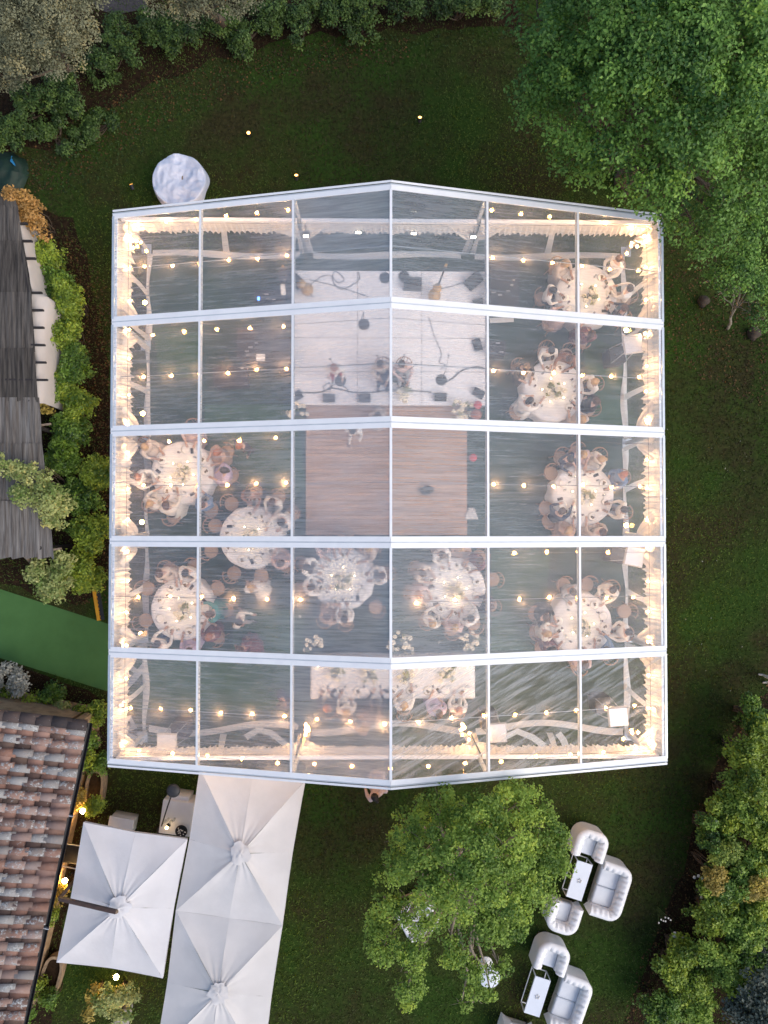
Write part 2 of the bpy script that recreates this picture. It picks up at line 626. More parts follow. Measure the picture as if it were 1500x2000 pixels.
def litter(name, px, n, seed, label, z=0.012, L=0.07, c=(0.16, 0.085, 0.03), c2=(0.05, 0.028, 0.012)):
    r = np.random.default_rng(seed)
    poly = [at(x, y, 0) for x, y in px]
    xs, ys = [q.x for q in poly], [q.y for q in poly]
    P = np.c_[r.uniform(min(xs), max(xs), n), r.uniform(min(ys), max(ys), n), np.full(n, z) + r.random(n) * 0.02]
    ins = np.zeros(n, bool)
    for i in range(len(poly)):
        a, b = poly[i], poly[i - 1]
        cnd = ((a.y > P[:, 1]) != (b.y > P[:, 1])) & (P[:, 0] < (b.x - a.x) * (P[:, 1] - a.y) / (b.y - a.y + 1e-12) + a.x)
        ins ^= cnd
    P = P[ins]
    nr = r.normal(size=(len(P), 3)) * 0.35 + np.array([0, 0, 1.0])
    v, t, tn = leaves(P, nr, np.full(len(P), L), r, np.clip(0.35 + 0.3 * r.normal(size=len(P)), 0, 1))
    return tag(link(name, tri_mesh(name, v, t, leaf_mat(name, c, c2, 0.1, 0.8), tn)), label, 'leaves', kind='stuff')


litter('leaf_litter', [(120, 430), (215, 560), (218, 1180), (150, 1180), (140, 700)], 2600, 1, 'brown fallen leaves under the long hedge')
litter('leaf_litter', [(1520, 1310), (1430, 1400), (1365, 1560), (1320, 1700), (1260, 1850), (1205, 2010), (1280, 2010), (1400, 1650), (1520, 1420)], 3200, 2, 'brown fallen leaves along the right border bed')
litter('leaf_litter', [(0, 330), (140, 230), (330, 130), (560, 85), (800, 75), (800, 120), (560, 150), (350, 230), (180, 330), (60, 400)], 4200, 3, 'brown fallen leaves at the foot of the far bank')
litter('leaf_litter', [(1290, 480), (1500, 520), (1500, 800), (1400, 760), (1300, 700)], 1100, 4, 'brown fallen leaves under the small tree at right')
litter('white_petals', [(1300, 800), (1480, 800), (1440, 1400), (1300, 1300), (1290, 900)], 26, 5, 'few pale petals scattered on the right lawn', 0.05, 0.045, (0.7, 0.68, 0.6), (0.4, 0.38, 0.3))
litter('green_weeds', [(30, 330), (200, 200), (420, 120), (700, 75), (1000, 50), (1000, 80), (700, 110), (430, 190), (240, 330), (110, 400)], 5200, 6, 'low green weeds growing in front of the far bank', 0.03, 0.07, (0.05, 0.10, 0.02), (0.015, 0.035, 0.008))

# ================================================================== MARQUEE
TW, TL, ZE, RISE = 7.6, 7.5, 2.60, 1.92
FR = [7.5, 4.5, 1.5, -1.5, -4.5, -7.5]


def zr(x): return ZE + RISE * (1 - abs(x) / TW)


WHITEPVC = M('white_pvc', (0.88, 0.88, 0.88), (0.82, 0.82, 0.83), 3.0, 0.45, 0.06, 12)
BEAD = M('joint_bead', (0.56, 0.60, 0.64), (0.48, 0.52, 0.56), 5, 0.5)
ALU = M('aluminium', (0.62, 0.67, 0.71), (0.52, 0.57, 0.62), 5.0, 0.35, metal=0.35)
DRAPE = cloth('white_drape', (0.86, 0.83, 0.79), 0.35, 0.1, 20)
FRINGE = cloth('fringe', (0.86, 0.82, 0.77), 0.4, 0.1, 20)
PVC_L = clear_pvc('clear_roof_pvc', 0.14, 0.34, 3.0, (0.26, 5.5, 1.0), ridge=0.15, width=0.16)
PVC_R = clear_pvc('clear_roof_pvc_right', 0.12, 0.28, 3.0, (0.30, 5.5, 1.0), 0.015, ridge=0.10, width=0.16)
PVC_S = clear_pvc('clear_roof_pvc_streaked', 0.02, 0.28, 2.0, (0.35, 4.2, 1.0, RAD(27)), 0.02, ridge=0.03, blotch=0.3, width=0.07)
PVC_W = clear_pvc('clear_wall_pvc', 0.02, 0.06, 1.5, (1, 1, 0.3), 0.03)

tent = thing('marquee', 'big marquee with clear plastic roof, white frame and five bays, lit inside', 'tent')
prg = random.Random(21)
for s in (-1, 1):
    nrm = Vector((s * RISE / TW, 0, 1)).normalized()
    sl_ = Vector((s * TW, 0, -RISE)).normalized()
    slen = math.hypot(TW, RISE)
    for i, y in enumerate(FR):
        mid = Vector((s * TW / 2, y, zr(TW / 2)))
        MB().obox(mid - nrm * 0.13, sl_ * slen / 2, (0, 0.045, 0), nrm * 0.10).build('rafter', ALU, tent)
        for e in (-1, 1):
            if (i == 0 and e == 1) or (i == 5 and e == -1):
                wd, off = 0.055, 0.068
            else:
                wd, off = 0.13, 0.016 + 0.065
            MB().obox(mid + Vector((0, e * off, 0)) + nrm * (0.012 + 0.002 * e), sl_ * (slen / 2), (0, wd / 2, 0), nrm * 0.006).build('cover_strip', WHITEPVC, tent)
        MB().obox(mid + nrm * 0.002, sl_ * (slen / 2 + 0.02), (0, 0.016, 0), nrm * 0.006).build('joint_bead', BEAD, tent)
    for b in range(5):
        y1, y0 = FR[b] - 0.1, FR[b + 1] + 0.1

        # roof sheet with a slight sag and ripples; less haze on the right slope cancels its stronger sunlight
        def fn(u, v, s=s, y0=y0, y1=y1, ph=prg.uniform(0, 6)):
            x = s * (0.02 + (TW - 0.04) * u)
            y = y0 + (y1 - y0) * v
            sag = -0.035 * math.sin(math.pi * v) * math.sin(math.pi * ((u * 3) % 1.0))
            rip = 0.006 * math.sin(19 * y + ph + 2.0 * math.sin(5 * u + ph)) * math.sin(math.pi * v)
            return (x, y, zr(x) + sag + rip)
        mt = PVC_S if (s == 1 and b == 4) else (PVC_R if s == 1 else PVC_L)
        MB().grid(fn, 42, 30).build('roof_panel', mt, tent, True)
        for x in (2.52, 5.06):
            c = Vector((s * x, (FR[b] + FR[b + 1]) / 2, zr(x)))
            MB().obox(c - nrm * 0.055, sl_ * 0.03, (0, 1.42, 0), nrm * 0.05).build('purlin', ALU, tent)
            MB().obox(c + nrm * 0.012, sl_ * 0.03, (0, 1.36, 0), nrm * 0.004).build('weld_strip', WHITEPVC, tent)
        c = Vector((s * (TW - 0.03), (FR[b] + FR[b + 1]) / 2, ZE - 0.02))
        MB().obox(c, sl_ * 0.035, (0, 1.42, 0), nrm * 0.05).build('eave_beam', ALU, tent)
        MB().obox(c + Vector((-s * 0.075, 0, 0.035)), sl_ * 0.035, (0, 1.37, 0), nrm * 0.006).build('edge_strip', WHITEPVC, tent)
        # wall: clear sheet, white foot strip and a white seam strip in mid bay
        ym = (FR[b] + FR[b + 1]) / 2
        X = s * 7.42
        MB().grid(lambda u, v, X=X, y0=y0, y1=y1: (X + 0.02 * math.sin(9 * v + 3 * u), y0 + (y1 - y0) * v, 0.03 + 2.45 * u), 4, 12).build('wall_panel', PVC_W, tent, True)

        def foot(u, v, X=X, s=s, y0=FR[b + 1] + 0.16, y1=FR[b] - 0.16, ph=prg.uniform(0, 6)):
            y = y0 + (y1 - y0) * u
            w = 0.075 + 0.03 * math.sin(2.1 * y + ph)
            return (X - s * 0.05 + (v - 0.5) * 2 * w + 0.025 * math.sin(3.1 * y + ph), y, 0.03 + 0.02 * math.sin(7 * u + 5 * v + ph))
        MB().grid(foot, 22, 3).build('foot_strip', DRAPE, tent, True)

        def seam(u, v, X=X, s=s, ym=ym + prg.uniform(-0.1, 0.1), tw=prg.uniform(-0.25, 0.25)):
            return (X - s * (0.06 + 0.05 * math.sin(math.pi * u)), ym + tw * u + (v - 0.5) * (0.20 - 0.06 * u), 0.05 + 2.42 * u)
        MB().grid(seam, 8, 3).build('seam_strip', DRAPE, tent, True)

        # fringe valance hanging from the eave
        def val(u, v, X=s * 7.53, s=s, y0=FR[b + 1] + 0.1, y1=FR[b] - 0.1):
            return (X - s * 0.03 * math.sin(60 * u) * v - s * 0.26 * v, y0 + (y1 - y0) * u, 2.52 - v * VJ[int(round(u * 60))])
        VJ = [0.42 + 0.20 * prg.random() + (0.2 if k % 3 == 0 else 0) for k in range(61)]
        MB().grid(val, 60, 2).build('fringe_valance', FRINGE, tent)
for b in range(5):
    ym = (FR[b] + FR[b + 1]) / 2
    MB().box((0, ym, zr(0) - 0.08), (0.07, 2.86, 0.10)).build('ridge_beam', ALU, tent)
    MB().box((0, ym, zr(0) + 0.012), (0.065, 2.74, 0.012)).build('ridge_strip', WHITEPVC, tent)
for y in FR:
    for s in (-1, 1):
        MB().box((s * 7.45, y, 1.25), (0.10, 0.12, 2.5)).build('leg', ALU, tent)
        MB().box((s * 7.45, y, 0.012), (0.3, 0.3, 0.016)).build('base_plate', ALU, tent)
        # drape gathered on the leg: wide along the eave, tied at mid height, falling straight below
        sides = [e for e in (-1, 1) if abs(y + e * 0.5) < 7.5]
        for e in sides:
            ph = prg.uniform(0, 6)
            wt = prg.uniform(0.45, 0.8)

            def dr(u, v, s=s, y=y, e=e, ph=ph, wt=wt):
                # u: down, v: across
                w = wt * (1 - u / 0.45) ** 1.4 + 0.10 if u < 0.45 else 0.10 + 0.12 * (u - 0.45)
                fold = 0.035 * math.sin(15 * v + ph)
                inn = 0.06 + 0.20 * math.sin(math.pi * min(1, u / 0.5)) * v + fold
                return (s * (7.38 - inn), y + e * (0.10 + w * v), 2.50 - 2.42 * u)
            MB().grid(dr, 14, 14).build('leg_drape', DRAPE, tent, True)
for gi, y in enumerate((7.5, -7.5)):
    q = 1 if gi == 0 else -1
    for x in (-2.5, 2.5):
        MB().box((x, y - q * 0.02, zr(2.5) / 2 - 0.1), (0.09, 0.09, zr(2.5) - 0.2)).build('gable_post', ALU, tent)
        for e in (-1, 1):
            ph = prg.uniform(0, 6)

            def dr(u, v, x=x, y=y, q=q, e=e, ph=ph):
                w = 0.75 * (1 - u / 0.45) ** 1.5 + 0.10 if u < 0.45 else 0.10 + 0.12 * (u - 0.45)
                return (x + e * (0.06 + w * v), y - q * (0.12 + 0.18 * math.sin(math.pi * min(1, u / 0.5)) * v + 0.035 * math.sin(15 * v + ph)), 2.46 - 2.38 * u)
            MB().grid(dr, 14, 14).build('post_drape', DRAPE, tent, True)
    for x0, x1 in ((-7.4, -2.56), (-2.44, 2.44), (2.56, 7.4)):
        MB().box(((x0 + x1) / 2, y - q * 0.10, 2.46), (x1 - x0, 0.10, 0.12)).build('tie_beam', WHITEPVC, tent)
        MB().grid(lambda u, v, x0=x0, x1=x1, y=y: (x0 + (x1 - x0) * u, y - 0.002, 0.03 + v * (2.36)), 10, 4).build('wall_panel', PVC_W, tent, True)
        n_ = int((x1 - x0) * 20)
        VJ = [0.26 + 0.14 * prg.random() + (0.17 if k % 3 == 0 else 0) for k in range(n_ + 1)]
        MB().grid(lambda u, v, x0=x0, x1=x1, y=y, q=q, n_=n_: (x0 + (x1 - x0) * u, y - q * (0.17 + 0.10 * v + 0.02 * math.sin(50 * u) * v), 2.42 - v * VJ[int(round(u * n_))]), n_, 2).build('fringe_valance', FRINGE, tent)
        ph = prg.uniform(0, 6)
        amp = 0.05 if gi == 0 else 0.14
        MB().grid(lambda u, v, x0=x0, x1=x1, y=y, q=q, ph=ph, amp=amp: (x0 + 0.15 + (x1 - x0 - 0.3) * u, y - q * (0.12 + amp + amp * math.sin(6 * u + ph)) + (v - 0.5) * 0.2, 0.04 + 0.03 * math.sin(9 * u + 4 * v)), 26, 3).build('foot_strip', DRAPE, tent, True)
        xm = (x0 + x1) / 2
        if abs(xm) > 1:
            MB().grid(lambda u, v, xm=xm, y=y, q=q: (xm - math.copysign(0.35, xm) * u + (v - 0.5) * (0.2 - 0.05 * u), y - q * (0.10 + 0.05 * math.sin(3 * u)), 0.05 + 2.3 * u), 8, 3).build('seam_strip', DRAPE, tent, True)
    # clear gable triangle
    MB().grid(lambda u, v, y=y, q=q: ((u - 0.5) * 14.6, y - q * 0.004, 2.55 + v * max(0.02, zr((u - 0.5) * 14.6) - 2.55 - 0.22)), 30, 3).build('gable_panel', PVC_W, tent, True)
# steel tension wires crossing under the roof in mid bay
for b in range(5):
    ym = (FR[b] + FR[b + 1]) / 2
    MB().tube([(-7.4, ym, ZE - 0.06), (0, ym, zr(0) - 0.16), (7.4, ym, ZE - 0.06)], 0.008, 4).build('bracing_wire', ALU, tent)

# ================================================================== LIGHT STRINGS
BULB = emit('warm_bulb', (1.0, 0.60, 0.30), 270.0)
DARKMETAL = M('dark_metal', (0.035, 0.035, 0.038), (0.02, 0.02, 0.022), 10, 0.5)
WIRE = M('wire', (0.05, 0.045, 0.04), None, 10, 0.7)
bm_ = MB()
bm_.sphere((0, 0, -0.045), 0.027, 8, 6)
bulb_me = bm_.mesh('bulb', BULB, True)
GLOW_SHELL, n_, l_, out_ = nt('amber_glow_shell')
_a = n_.new('ShaderNodeBsdfTransparent'); _a.inputs['Color'].default_value = (1.0, .93, .82, 1)
_b = n_.new('ShaderNodeBsdfTranslucent')
_t = n_.new('ShaderNodeTexNoise'); _t.inputs['Scale'].default_value = 20
_r2 = ramp(n_, l_, _t.outputs['Fac'], [(.3, (.95, .50, .16)), (.7, (1.0, .58, .20))])
l_.new(_r2.outputs['Color'], _b.inputs['Color'])
_m = n_.new('ShaderNodeMixShader'); _m.inputs['Fac'].default_value = .14
l_.new(_a.outputs[0], _m.inputs[1]); l_.new(_b.outputs[0], _m.inputs[2]); l_.new(_m.outputs[0], out_.inputs['Surface'])
bm_ = MB()
bm_.sphere((0, 0, -0.055), 0.062, 12, 8)  # amber globe added round each bulb to imitate its glow
glow_shell_me = bm_.mesh('globe', GLOW_SHELL, True)
sk_ = MB()
sk_.lathe([(0.014, 0.0), (0.016, -0.03)], 6)
sock_me = sk_.mesh('bulb_socket', DARKMETAL, False)


def light_string(label, pts, bulbs):
    t = thing('light_string', label, 'lights', group='strings of warm bulbs inside the marquee')
    MB().tube(pts, 0.006, 4).build('cable', WIRE, t)
    for p in bulbs:
        link('bulb_socket', sock_me, t, p)
        link('globe', glow_shell_me, link('bulb', bulb_me, t, p))
    return t


sr = random.Random(77)


def roof_row(y, xs, drop, label):
    pts = [(-7.35, y, zr(7.35) - drop), (-5.06, y, zr(5.06) - drop), (-2.52, y, zr(2.52) - drop), (0, y, zr(0) - drop), (2.52, y, zr(2.52) - drop), (5.06, y, zr(5.06) - drop), (7.35, y, zr(7.35) - drop)]
    bl = [(x, y + sr.uniform(-0.03, 0.03), zr(x) - drop - sr.uniform(0.0, 0.08)) for x in xs]
    return light_string(label, pts, bl)


def span(a, b, st=0.86):
    k = int(round((b - a) / st))
    return [a + (b - a) * i / k for i in range(k + 1)]


ORD = ['bay under the far gable', 'second bay from the far gable', 'bay over the dance floor', 'bay of the two middle tables', 'bay over the head table']
for b in range(5):
    ym = (FR[b] + FR[b + 1]) / 2
    xs = span(-6.7, -2.7) + span(2.7, 6.9) if b < 3 else (span(-6.8, -2.3) + [0.65, 1.65] + span(3.4, 6.7) if b == 3 else span(-7.0, 6.7))
    roof_row(ym, xs, 0.075, 'string of warm bulbs crossing mid roof in the ' + ORD[b])
roof_row(7.28, span(-7.0, -2.7) + span(2.7, 6.8), 0.26, 'string of warm bulbs just inside the far gable rafter')
roof_row(4.18, span(-6.5, -2.8), 0.24, 'string of warm bulbs below the second rafter, left half')
roof_row(1.20, span(-6.0, -3.0), 0.24, 'string of warm bulbs below the third rafter, left half')
roof_row(-1.80, span(3.3, 6.0), 0.24, 'string of warm bulbs below the fourth rafter, right half')
roof_row(-7.22, span(-6.8, 6.8, 1.0), 0.26, 'string of warm bulbs just inside the near gable rafter')
for s, nm in ((-1, 'left'), (1, 'right')):
    ys = span(-7.0, 7.0, 0.88)
    light_string('string of warm bulbs along the %s eave of the marquee' % nm, [(s * 7.22, -7.4, 2.44), (s * 7.22, 0, 2.42), (s * 7.22, 7.4, 2.44)], [(s * 7.22, y + sr.uniform(-.1, .1), 2.42 - sr.uniform(0, .1)) for y in ys])
for px, py, lab in ((265, 470, 'far left'), (1235, 470, 'far right'), (1238, 1430, 'near right')):
    p = at(px, py, 2.0)
    t = thing('bulb_cluster', 'cluster of warm bulbs hung on the gathered drapes in the %s corner' % lab, 'lights', (p.x, p.y, 0))
    MB().tube([(0, 0, 2.55), (0, 0, 1.7)], 0.006, 4).build('cable', WIRE, t)
    for k in range(5):
        q = (sr.uniform(-.25, .25), sr.uniform(-.25, .25), 1.7 + 0.18 * k)
        link('bulb_socket', sock_me, t, q)
        link('globe', glow_shell_me, link('bulb', bulb_me, t, q))
for px, py, lab in ((592, 1430, 'left'), (914, 1435, 'right')):
    p = at(px, py, 2.2)
    t = thing('bulb_cluster', 'cluster of warm bulbs on the %s drape behind the head table' % lab, 'lights', (p.x, p.y, 0))
    MB().tube([(0, 0, 2.9), (0, 0, 1.5)], 0.006, 4).build('cable', WIRE, t)
    for k in range(5):
        q = (sr.uniform(-.15, .15), sr.uniform(-.1, .1), 1.5 + 0.26 * k)
        link('bulb_socket', sock_me, t, q)
        link('globe', glow_shell_me, link('bulb', bulb_me, t, q))
# floor uplighters by the legs
UPL = emit('amber_uplight', (1.0, 0.46, 0.09), 160.0)
for k, (px, py, lab) in enumerate(((284, 592, 'far left leg pair'), (280, 808, 'second left leg'), (278, 1020, 'third left leg'), (276, 1238, 'fourth left leg'), (1222, 1026, 'right leg beside the dance floor table'), (1222, 646, 'right leg under the far heater'), (600, 1420, 'left gable post'), (905, 1420, 'right gable post'))):
    p = at(px, py, 0.1)
    t = thing('floor_uplight', 'amber floor uplight glowing by the ' + lab, 'light', (p.x, p.y, 0), group='amber uplights at the marquee legs')
    MB().lathe([(0.07, 0.02), (0.08, 0.10), (0.08, 0.16), (0.07, 0.16), (0.065, 0.12)], 12).build('can', DARKMETAL, t, True)
    MB().lathe([(0.066, 0.150), (0.066, 0.158)], 12).build('lens', UPL, t)
# four small white floods on the far gable tie
FLD = emit('flood_white', (1.0, 0.86, 0.62), 14.0)
for px, py, lab in ((598, 461, 'leftmost of four'), (700, 454, 'second from left of four'), (808, 456, 'third from left of four'), (924, 463, 'rightmost of four')):
    p = at(px, py, 2.1)
    t = thing('stage_flood', 'small white flood light above the stage, ' + lab, 'light', (p.x, p.y, 2.1), group='white floods on the far tie beam')
    MB().box((0, 0.05, 0.0), (0.2, 0.10, 0.12)).build('housing', DARKMETAL, t)
    MB().tube([(0, 0.05, 0.06), (0, 0.2, 0.3)], 0.015, 5).build('bracket', DARKMETAL, t)
    MB().add([(-0.07, 0.0, 0.075), (0.07, 0.0, 0.075), (0.07, -0.05, 0.04), (-0.07, -0.05, 0.04)], [(0, 1, 2, 3)]).build("lens", FLD, t)

# ================================================================== MARQUEE FLOOR
FLOORC = M('dark_floor_carpet', (0.046, 0.076, 0.056), (0.034, 0.056, 0.042), 1.0, 0.95, 0.3, 120, spec=0.1)
tag(MB().poly([(-7.35, -7.35, 0.006), (7.35, -7.35, 0.006), (7.35, 7.35, 0.006), (-7.35, 7.35, 0.006)]).build('marquee_floor', FLOORC), kind='structure')
TURF2 = M('inner_turf', (0.056, 0.108, 0.060), (0.046, 0.088, 0.049), 1.1, 0.95, 0.3, 140, spec=0.1)
for px in ([(300, 640), (395, 640), (395, 738), (310, 738)], [(400, 790), (575, 790), (600, 960), (480, 960), (400, 900)], [(236, 1290), (570, 1290), (570, 1385), (236, 1390)], [(456, 1190), (594, 1190), (594, 1280), (456, 1280)], [(960, 1075), (1075, 1075), (1060, 1270), (960, 1270)], [(1140, 650), (1225, 690), (1225, 850), (1150, 850)]):
    MB().poly([at(x, y, 0.010) for x, y in px]).build('turf_strip', TURF2)['kind'] = 'structure'

# ------------------------------------------------------------------ dance floor: laid planks
WOOD = M('plank_wood', (0.50, 0.33, 0.23), (0.39, 0.25, 0.17), 2.0, 0.5, 0.1, 30, rnd=0.16, stretch=(1.5, 14, 1), lo=0.3, hi=0.7)
d0, d1 = at(597, 1045, 0.03), at(912, 789, 0.03)
df = thing('dance_floor', 'brown plank dance floor in the middle of the marquee', 'dance floor', ((d0.x + d1.x) / 2, (d0.y + d1.y) / 2, 0))
dw, dh = d1.x - d0.x, d1.y - d0.y
rows = 34
pw = dh / rows
pl = MB()
pl.box((0, 0, 0), (1.0, pw - 0.006, 0.022))
plank = pl.mesh('plank', WOOD)
MB().box((0, 0, 0.012), (dw - 0.02, dh - 0.02, 0.012)).build('underlay', DARKMETAL, df)
for r in range(rows):
    y = -dh / 2 + pw * (r + 0.5)
    off = (r * 0.37) % 1.0
    cuts = [0.0] + [c for c in [(off + k) * 1.28 for k in range(-1, 5)] if 0.12 < c < dw - 0.12] + [dw]
    for a, b in zip(cuts, cuts[1:]):
        link('plank', plank, df, (-dw / 2 + (a + b) / 2, y, 0.030 + sr.uniform(-.001, .001)), scale=(b - a - 0.005, 1, 1))

# ------------------------------------------------------------------ stage
STAGEW = M('stage_white', (0.90, 0.89, 0.90), (0.86, 0.85, 0.86), 2.5, 0.6, 0.05, 30, rnd=0.04)
s0, s1 = at(572, 791, 0.25), at(948, 530, 0.25)
stage = thing('stage', 'low white stage platform below the far gable', 'stage', ((s0.x + s1.x) / 2, (s0.y + s1.y) / 2, 0))
sw, sh = s1.x - s0.x, s1.y - s0.y
dk = MB()
dk.rbox((0, 0, 0.20), (sw / 3 - 0.012, sh / 4 - 0.012, 0.10), 0.008, n=1)
deck = dk.mesh('deck_panel', STAGEW)
for i in range(3):
    for j in range(4):
        link('deck_panel', deck, stage, (-sw / 2 + sw / 3 * (i + .5), -sh / 2 + sh / 4 * (j + .5), 0))
for i in range(4):
    for j in range(3):
        MB().box((-sw / 2 + 0.1 + (sw - 0.2) * i / 3, -sh / 2 + 0.1 + (sh - 0.2) * j / 2, 0.075), (0.06, 0.06, 0.15)).build('leg', ALU, stage)

# ------------------------------------------------------------------ stage gear
BLACK = M('black_gear', (0.030, 0.032, 0.036), (0.018, 0.019, 0.022), 12, 0.55, 0.1, 60)
GRILLE = M('speaker_grille', (0.050, 0.052, 0.056), (0.025, 0.026, 0.028), 60, 0.6)
STEEL = M('steel', (0.55, 0.55, 0.56), (0.42, 0.42, 0.43), 8, 0.3, metal=0.7)
SZ = 0.25


def wedge(px, py, rz, label, sc_=0.66):
    p = at(px, py, SZ + 0.15)
    t = thing('stage_monitor', label, 'speaker', (p.x, p.y, SZ + 0.002), rz, 'wedge monitors on the stage')
    w, d, h = 0.27 * sc_, 0.2 * sc_, 0.34 * sc_
    MB().add([(-w, -d, 0), (w, -d, 0), (w, d, 0), (-w, d, 0), (-w, -d, h * 0.35), (w, -d, h * 0.35), (w, d * 0.6, h), (-w, d * 0.6, h)],
             [(3, 2, 1, 0), (0, 1, 5, 4), (4, 5, 6, 7), (1, 2, 6, 5), (3, 0, 4, 7), (2, 3, 7, 6)]).build('cabinet', BLACK, t)
    MB().add([(-w * .85, -d * .9, h * .39), (w * .85, -d * .9, h * .39), (w * .85, d * .5, h * .985), (-w * .85, d * .5, h * .985)], [(0, 1, 2, 3)]).build('grille', GRILLE, t)


wedge(578, 772, 0.5, 'dark wedge monitor at the front left stage corner')
wedge(642, 776, 0, 'dark wedge monitor at the stage front, second from left')
wedge(712, 776, 0, 'dark wedge monitor at the stage front left of the ridge')
wedge(861, 774, 0, 'grey wedge monitor at the stage front right of the ridge')
wedge(936, 766, -0.5, 'dark wedge monitor at the front right stage corner')
wedge(934, 672, -1.3, 'dark monitor at the right stage edge with a small lit lamp')
wedge(925, 547, 0.75, 'square dark speaker turned diagonal at the far right stage corner', .95)
wedge(806, 553, 3.1, 'dark ridged amplifier box at the far side of the stage', 1.0)
wedge(934, 588, 0.2, 'small dark speaker at the right stage edge by the second rafter', .55)
wedge(577, 545, -0.75, 'dark speaker at the far left stage corner', .9)


def mic_stand(px, py, label, boom=0.0, h=1.45):
    p = at(px, py, SZ)
    t = thing('microphone_stand', label, 'microphone stand', (p.x, p.y, SZ + 0.002), 0, 'microphone stands on the stage')
    MB().lathe([(0.17, 0.0), (0.17, 0.015), (0.12, 0.025), (0.02, 0.035)], 20).build('base', BLACK, t, True)
    MB().tube([(0, 0, 0.03), (0, 0, h)], 0.011, 6).build('pole', BLACK, t)
    MB().tube([(0, 0, h - 0.02), (math.cos(boom) * 0.4, math.sin(boom) * 0.4, h + 0.1)], 0.008, 6).build('boom', BLACK, t)
    q = (math.cos(boom) * 0.4, math.sin(boom) * 0.4, h + 0.1)
    MB().sphere(q, 0.03, 8, 6).build('microphone', GRILLE, t, True)


mic_stand(665, 744, 'microphone stand with round black base left of the ridge on the stage', 2.2)
mic_stand(747, 741, 'microphone stand with round base just left of the ridge bar', 2.0)
mic_stand(772, 737, 'microphone stand with round base just right of the ridge bar', 1.0)
mic_stand(786, 748, 'microphone stand with round base, second right of the ridge bar', 0.6)
mic_stand(862, 742, 'grey microphone stand among coiled cables at the right of the stage', 1.4)
mic_stand(752, 543, 'microphone stand with round base at the far edge of the stage', 0.2, 1.3)
mic_stand(789, 540, 'microphone stand with round base beside the amplifier box', 3.6, 1.3)
mic_stand(711, 634, 'microphone stand with faint round base below the second rafter', 4.4, 1.3)


def stage_cable(label, px, r=0.012):
    base = at(px[0][0], px[0][1], SZ)
    mb = MB()
    pts = [at(x, y, SZ + 0.016) for x, y in px]
    sm = []
    for i in range(len(pts) - 1):
        a, b, c, d = pts[max(i - 1, 0)], pts[i], pts[i + 1], pts[min(i + 2, len(pts) - 1)]
        for k in range(6):
            t = k / 6
            sm.append(0.5 * ((2 * b) + (-a + c) * t + (2 * a - 5 * b + 4 * c - d) * t * t + (-a + 3 * b - 3 * c + d) * t ** 3))
    sm.append(pts[-1])
    mb.tube(sm, r, 5)
    tag(mb.build('cable', BLACK, None, True), label, 'cable', 'cables lying on the stage')


stage_cable('thick dark cable along the stage front from the left corner', [(582, 767), (625, 766), (650, 758), (690, 766), (730, 766), (765, 762), (820, 764), (842, 766)], 0.016)
stage_cable('dark cable sweeping from the grey stand to the right stage edge', [(868, 748), (885, 738), (902, 724), (925, 717), (944, 718)], 0.018)
stage_cable('thin cable across the right of the stage', [(838, 620), (848, 655), (862, 690), (858, 708), (870, 712), (860, 722)], 0.008)
stage_cable('looped thin cable at the far left of the stage', [(600, 562), (625, 542), (645, 538), (660, 552), (672, 545), (655, 530), (650, 548), (668, 565), (700, 548), (700, 532)], 0.009)
stage_cable('thin cable coil by the left microphone stand', [(635, 765), (632, 755), (643, 748), (648, 758), (638, 762), (655, 750), (668, 752), (680, 762)], 0.010)
stage_cable('thin straight cable crossing the far left of the stage', [(604, 546), (660, 560), (720, 580)], 0.008)
stage_cable('thin cable reaching the diagonal speaker', [(852, 566), (880, 560), (905, 551)], 0.008)
GUITAR = M('guitar_wood', (0.55, 0.36, 0.14), (0.42, 0.25, 0.09), 6, 0.35)
for px, py, rz, lab in ((600, 566, 2.4, 'left'), (848, 578, 1.2, 'right')):
    p = at(px, py, SZ + 0.3)
    t = thing('guitar', 'pale wooden guitar on a stand at the far %s of the stage' % lab, 'guitar', (p.x, p.y, SZ + 0.002), rz)
    g = MB()
    g.lathe([(0.19, 0.30), (0.19, 0.38)], 18, (0, 0, 0))
    g.lathe([(0.14, 0.301), (0.14, 0.381)], 16, (0.24, 0, 0))
    g.build('body', GUITAR, t, True)
    MB().box((0.62, 0, 0.40), (0.6, 0.05, 0.025)).build('neck', BLACK, t)
    MB().box((0.95, 0, 0.40), (0.14, 0.08, 0.02)).build('head', GUITAR, t)
    MB().tube([(0.1, 0.15, 0), (0, 0, 0.3)], 0.012, 5).tube([(0.1, -0.15, 0), (0, 0, 0.3)], 0.012, 5).tube([(-0.2, 0, 0), (0, 0, 0.3)], 0.012, 5).build('stand', BLACK, t)


def case(px, py, w, d, h, rz, label, z0=0.014, rim=GRILLE, top=BLACK, knobs=0):
    p = at(px, py, h)
    t = thing('equipment_case', label, 'case', (p.x, p.y, z0), rz)
    MB().rbox((0, 0, h / 2), (w, d, h), 0.015, n=1).build('body', top, t)
    for e in (-1, 1):
        MB().box((0, e * d / 2, h + 0.008), (w + 0.02, 0.025, 0.016)).build('edge_trim', rim, t)
        MB().box((e * w / 2, 0, h + 0.012), (0.025, d - 0.03, 0.016)).build('edge_trim', rim, t)
    kr = random.Random(int(px))
    for k in range(knobs):
        MB().box((kr.uniform(-w * .4, w * .4), kr.uniform(-d * .4, d * .4), h + 0.01), (0.03 + kr.random() * .10, 0.03 + .03 * kr.random(), 0.02)).build('knob', [GRILLE, STEEL, GRILLE][k % 3], t)
    return t


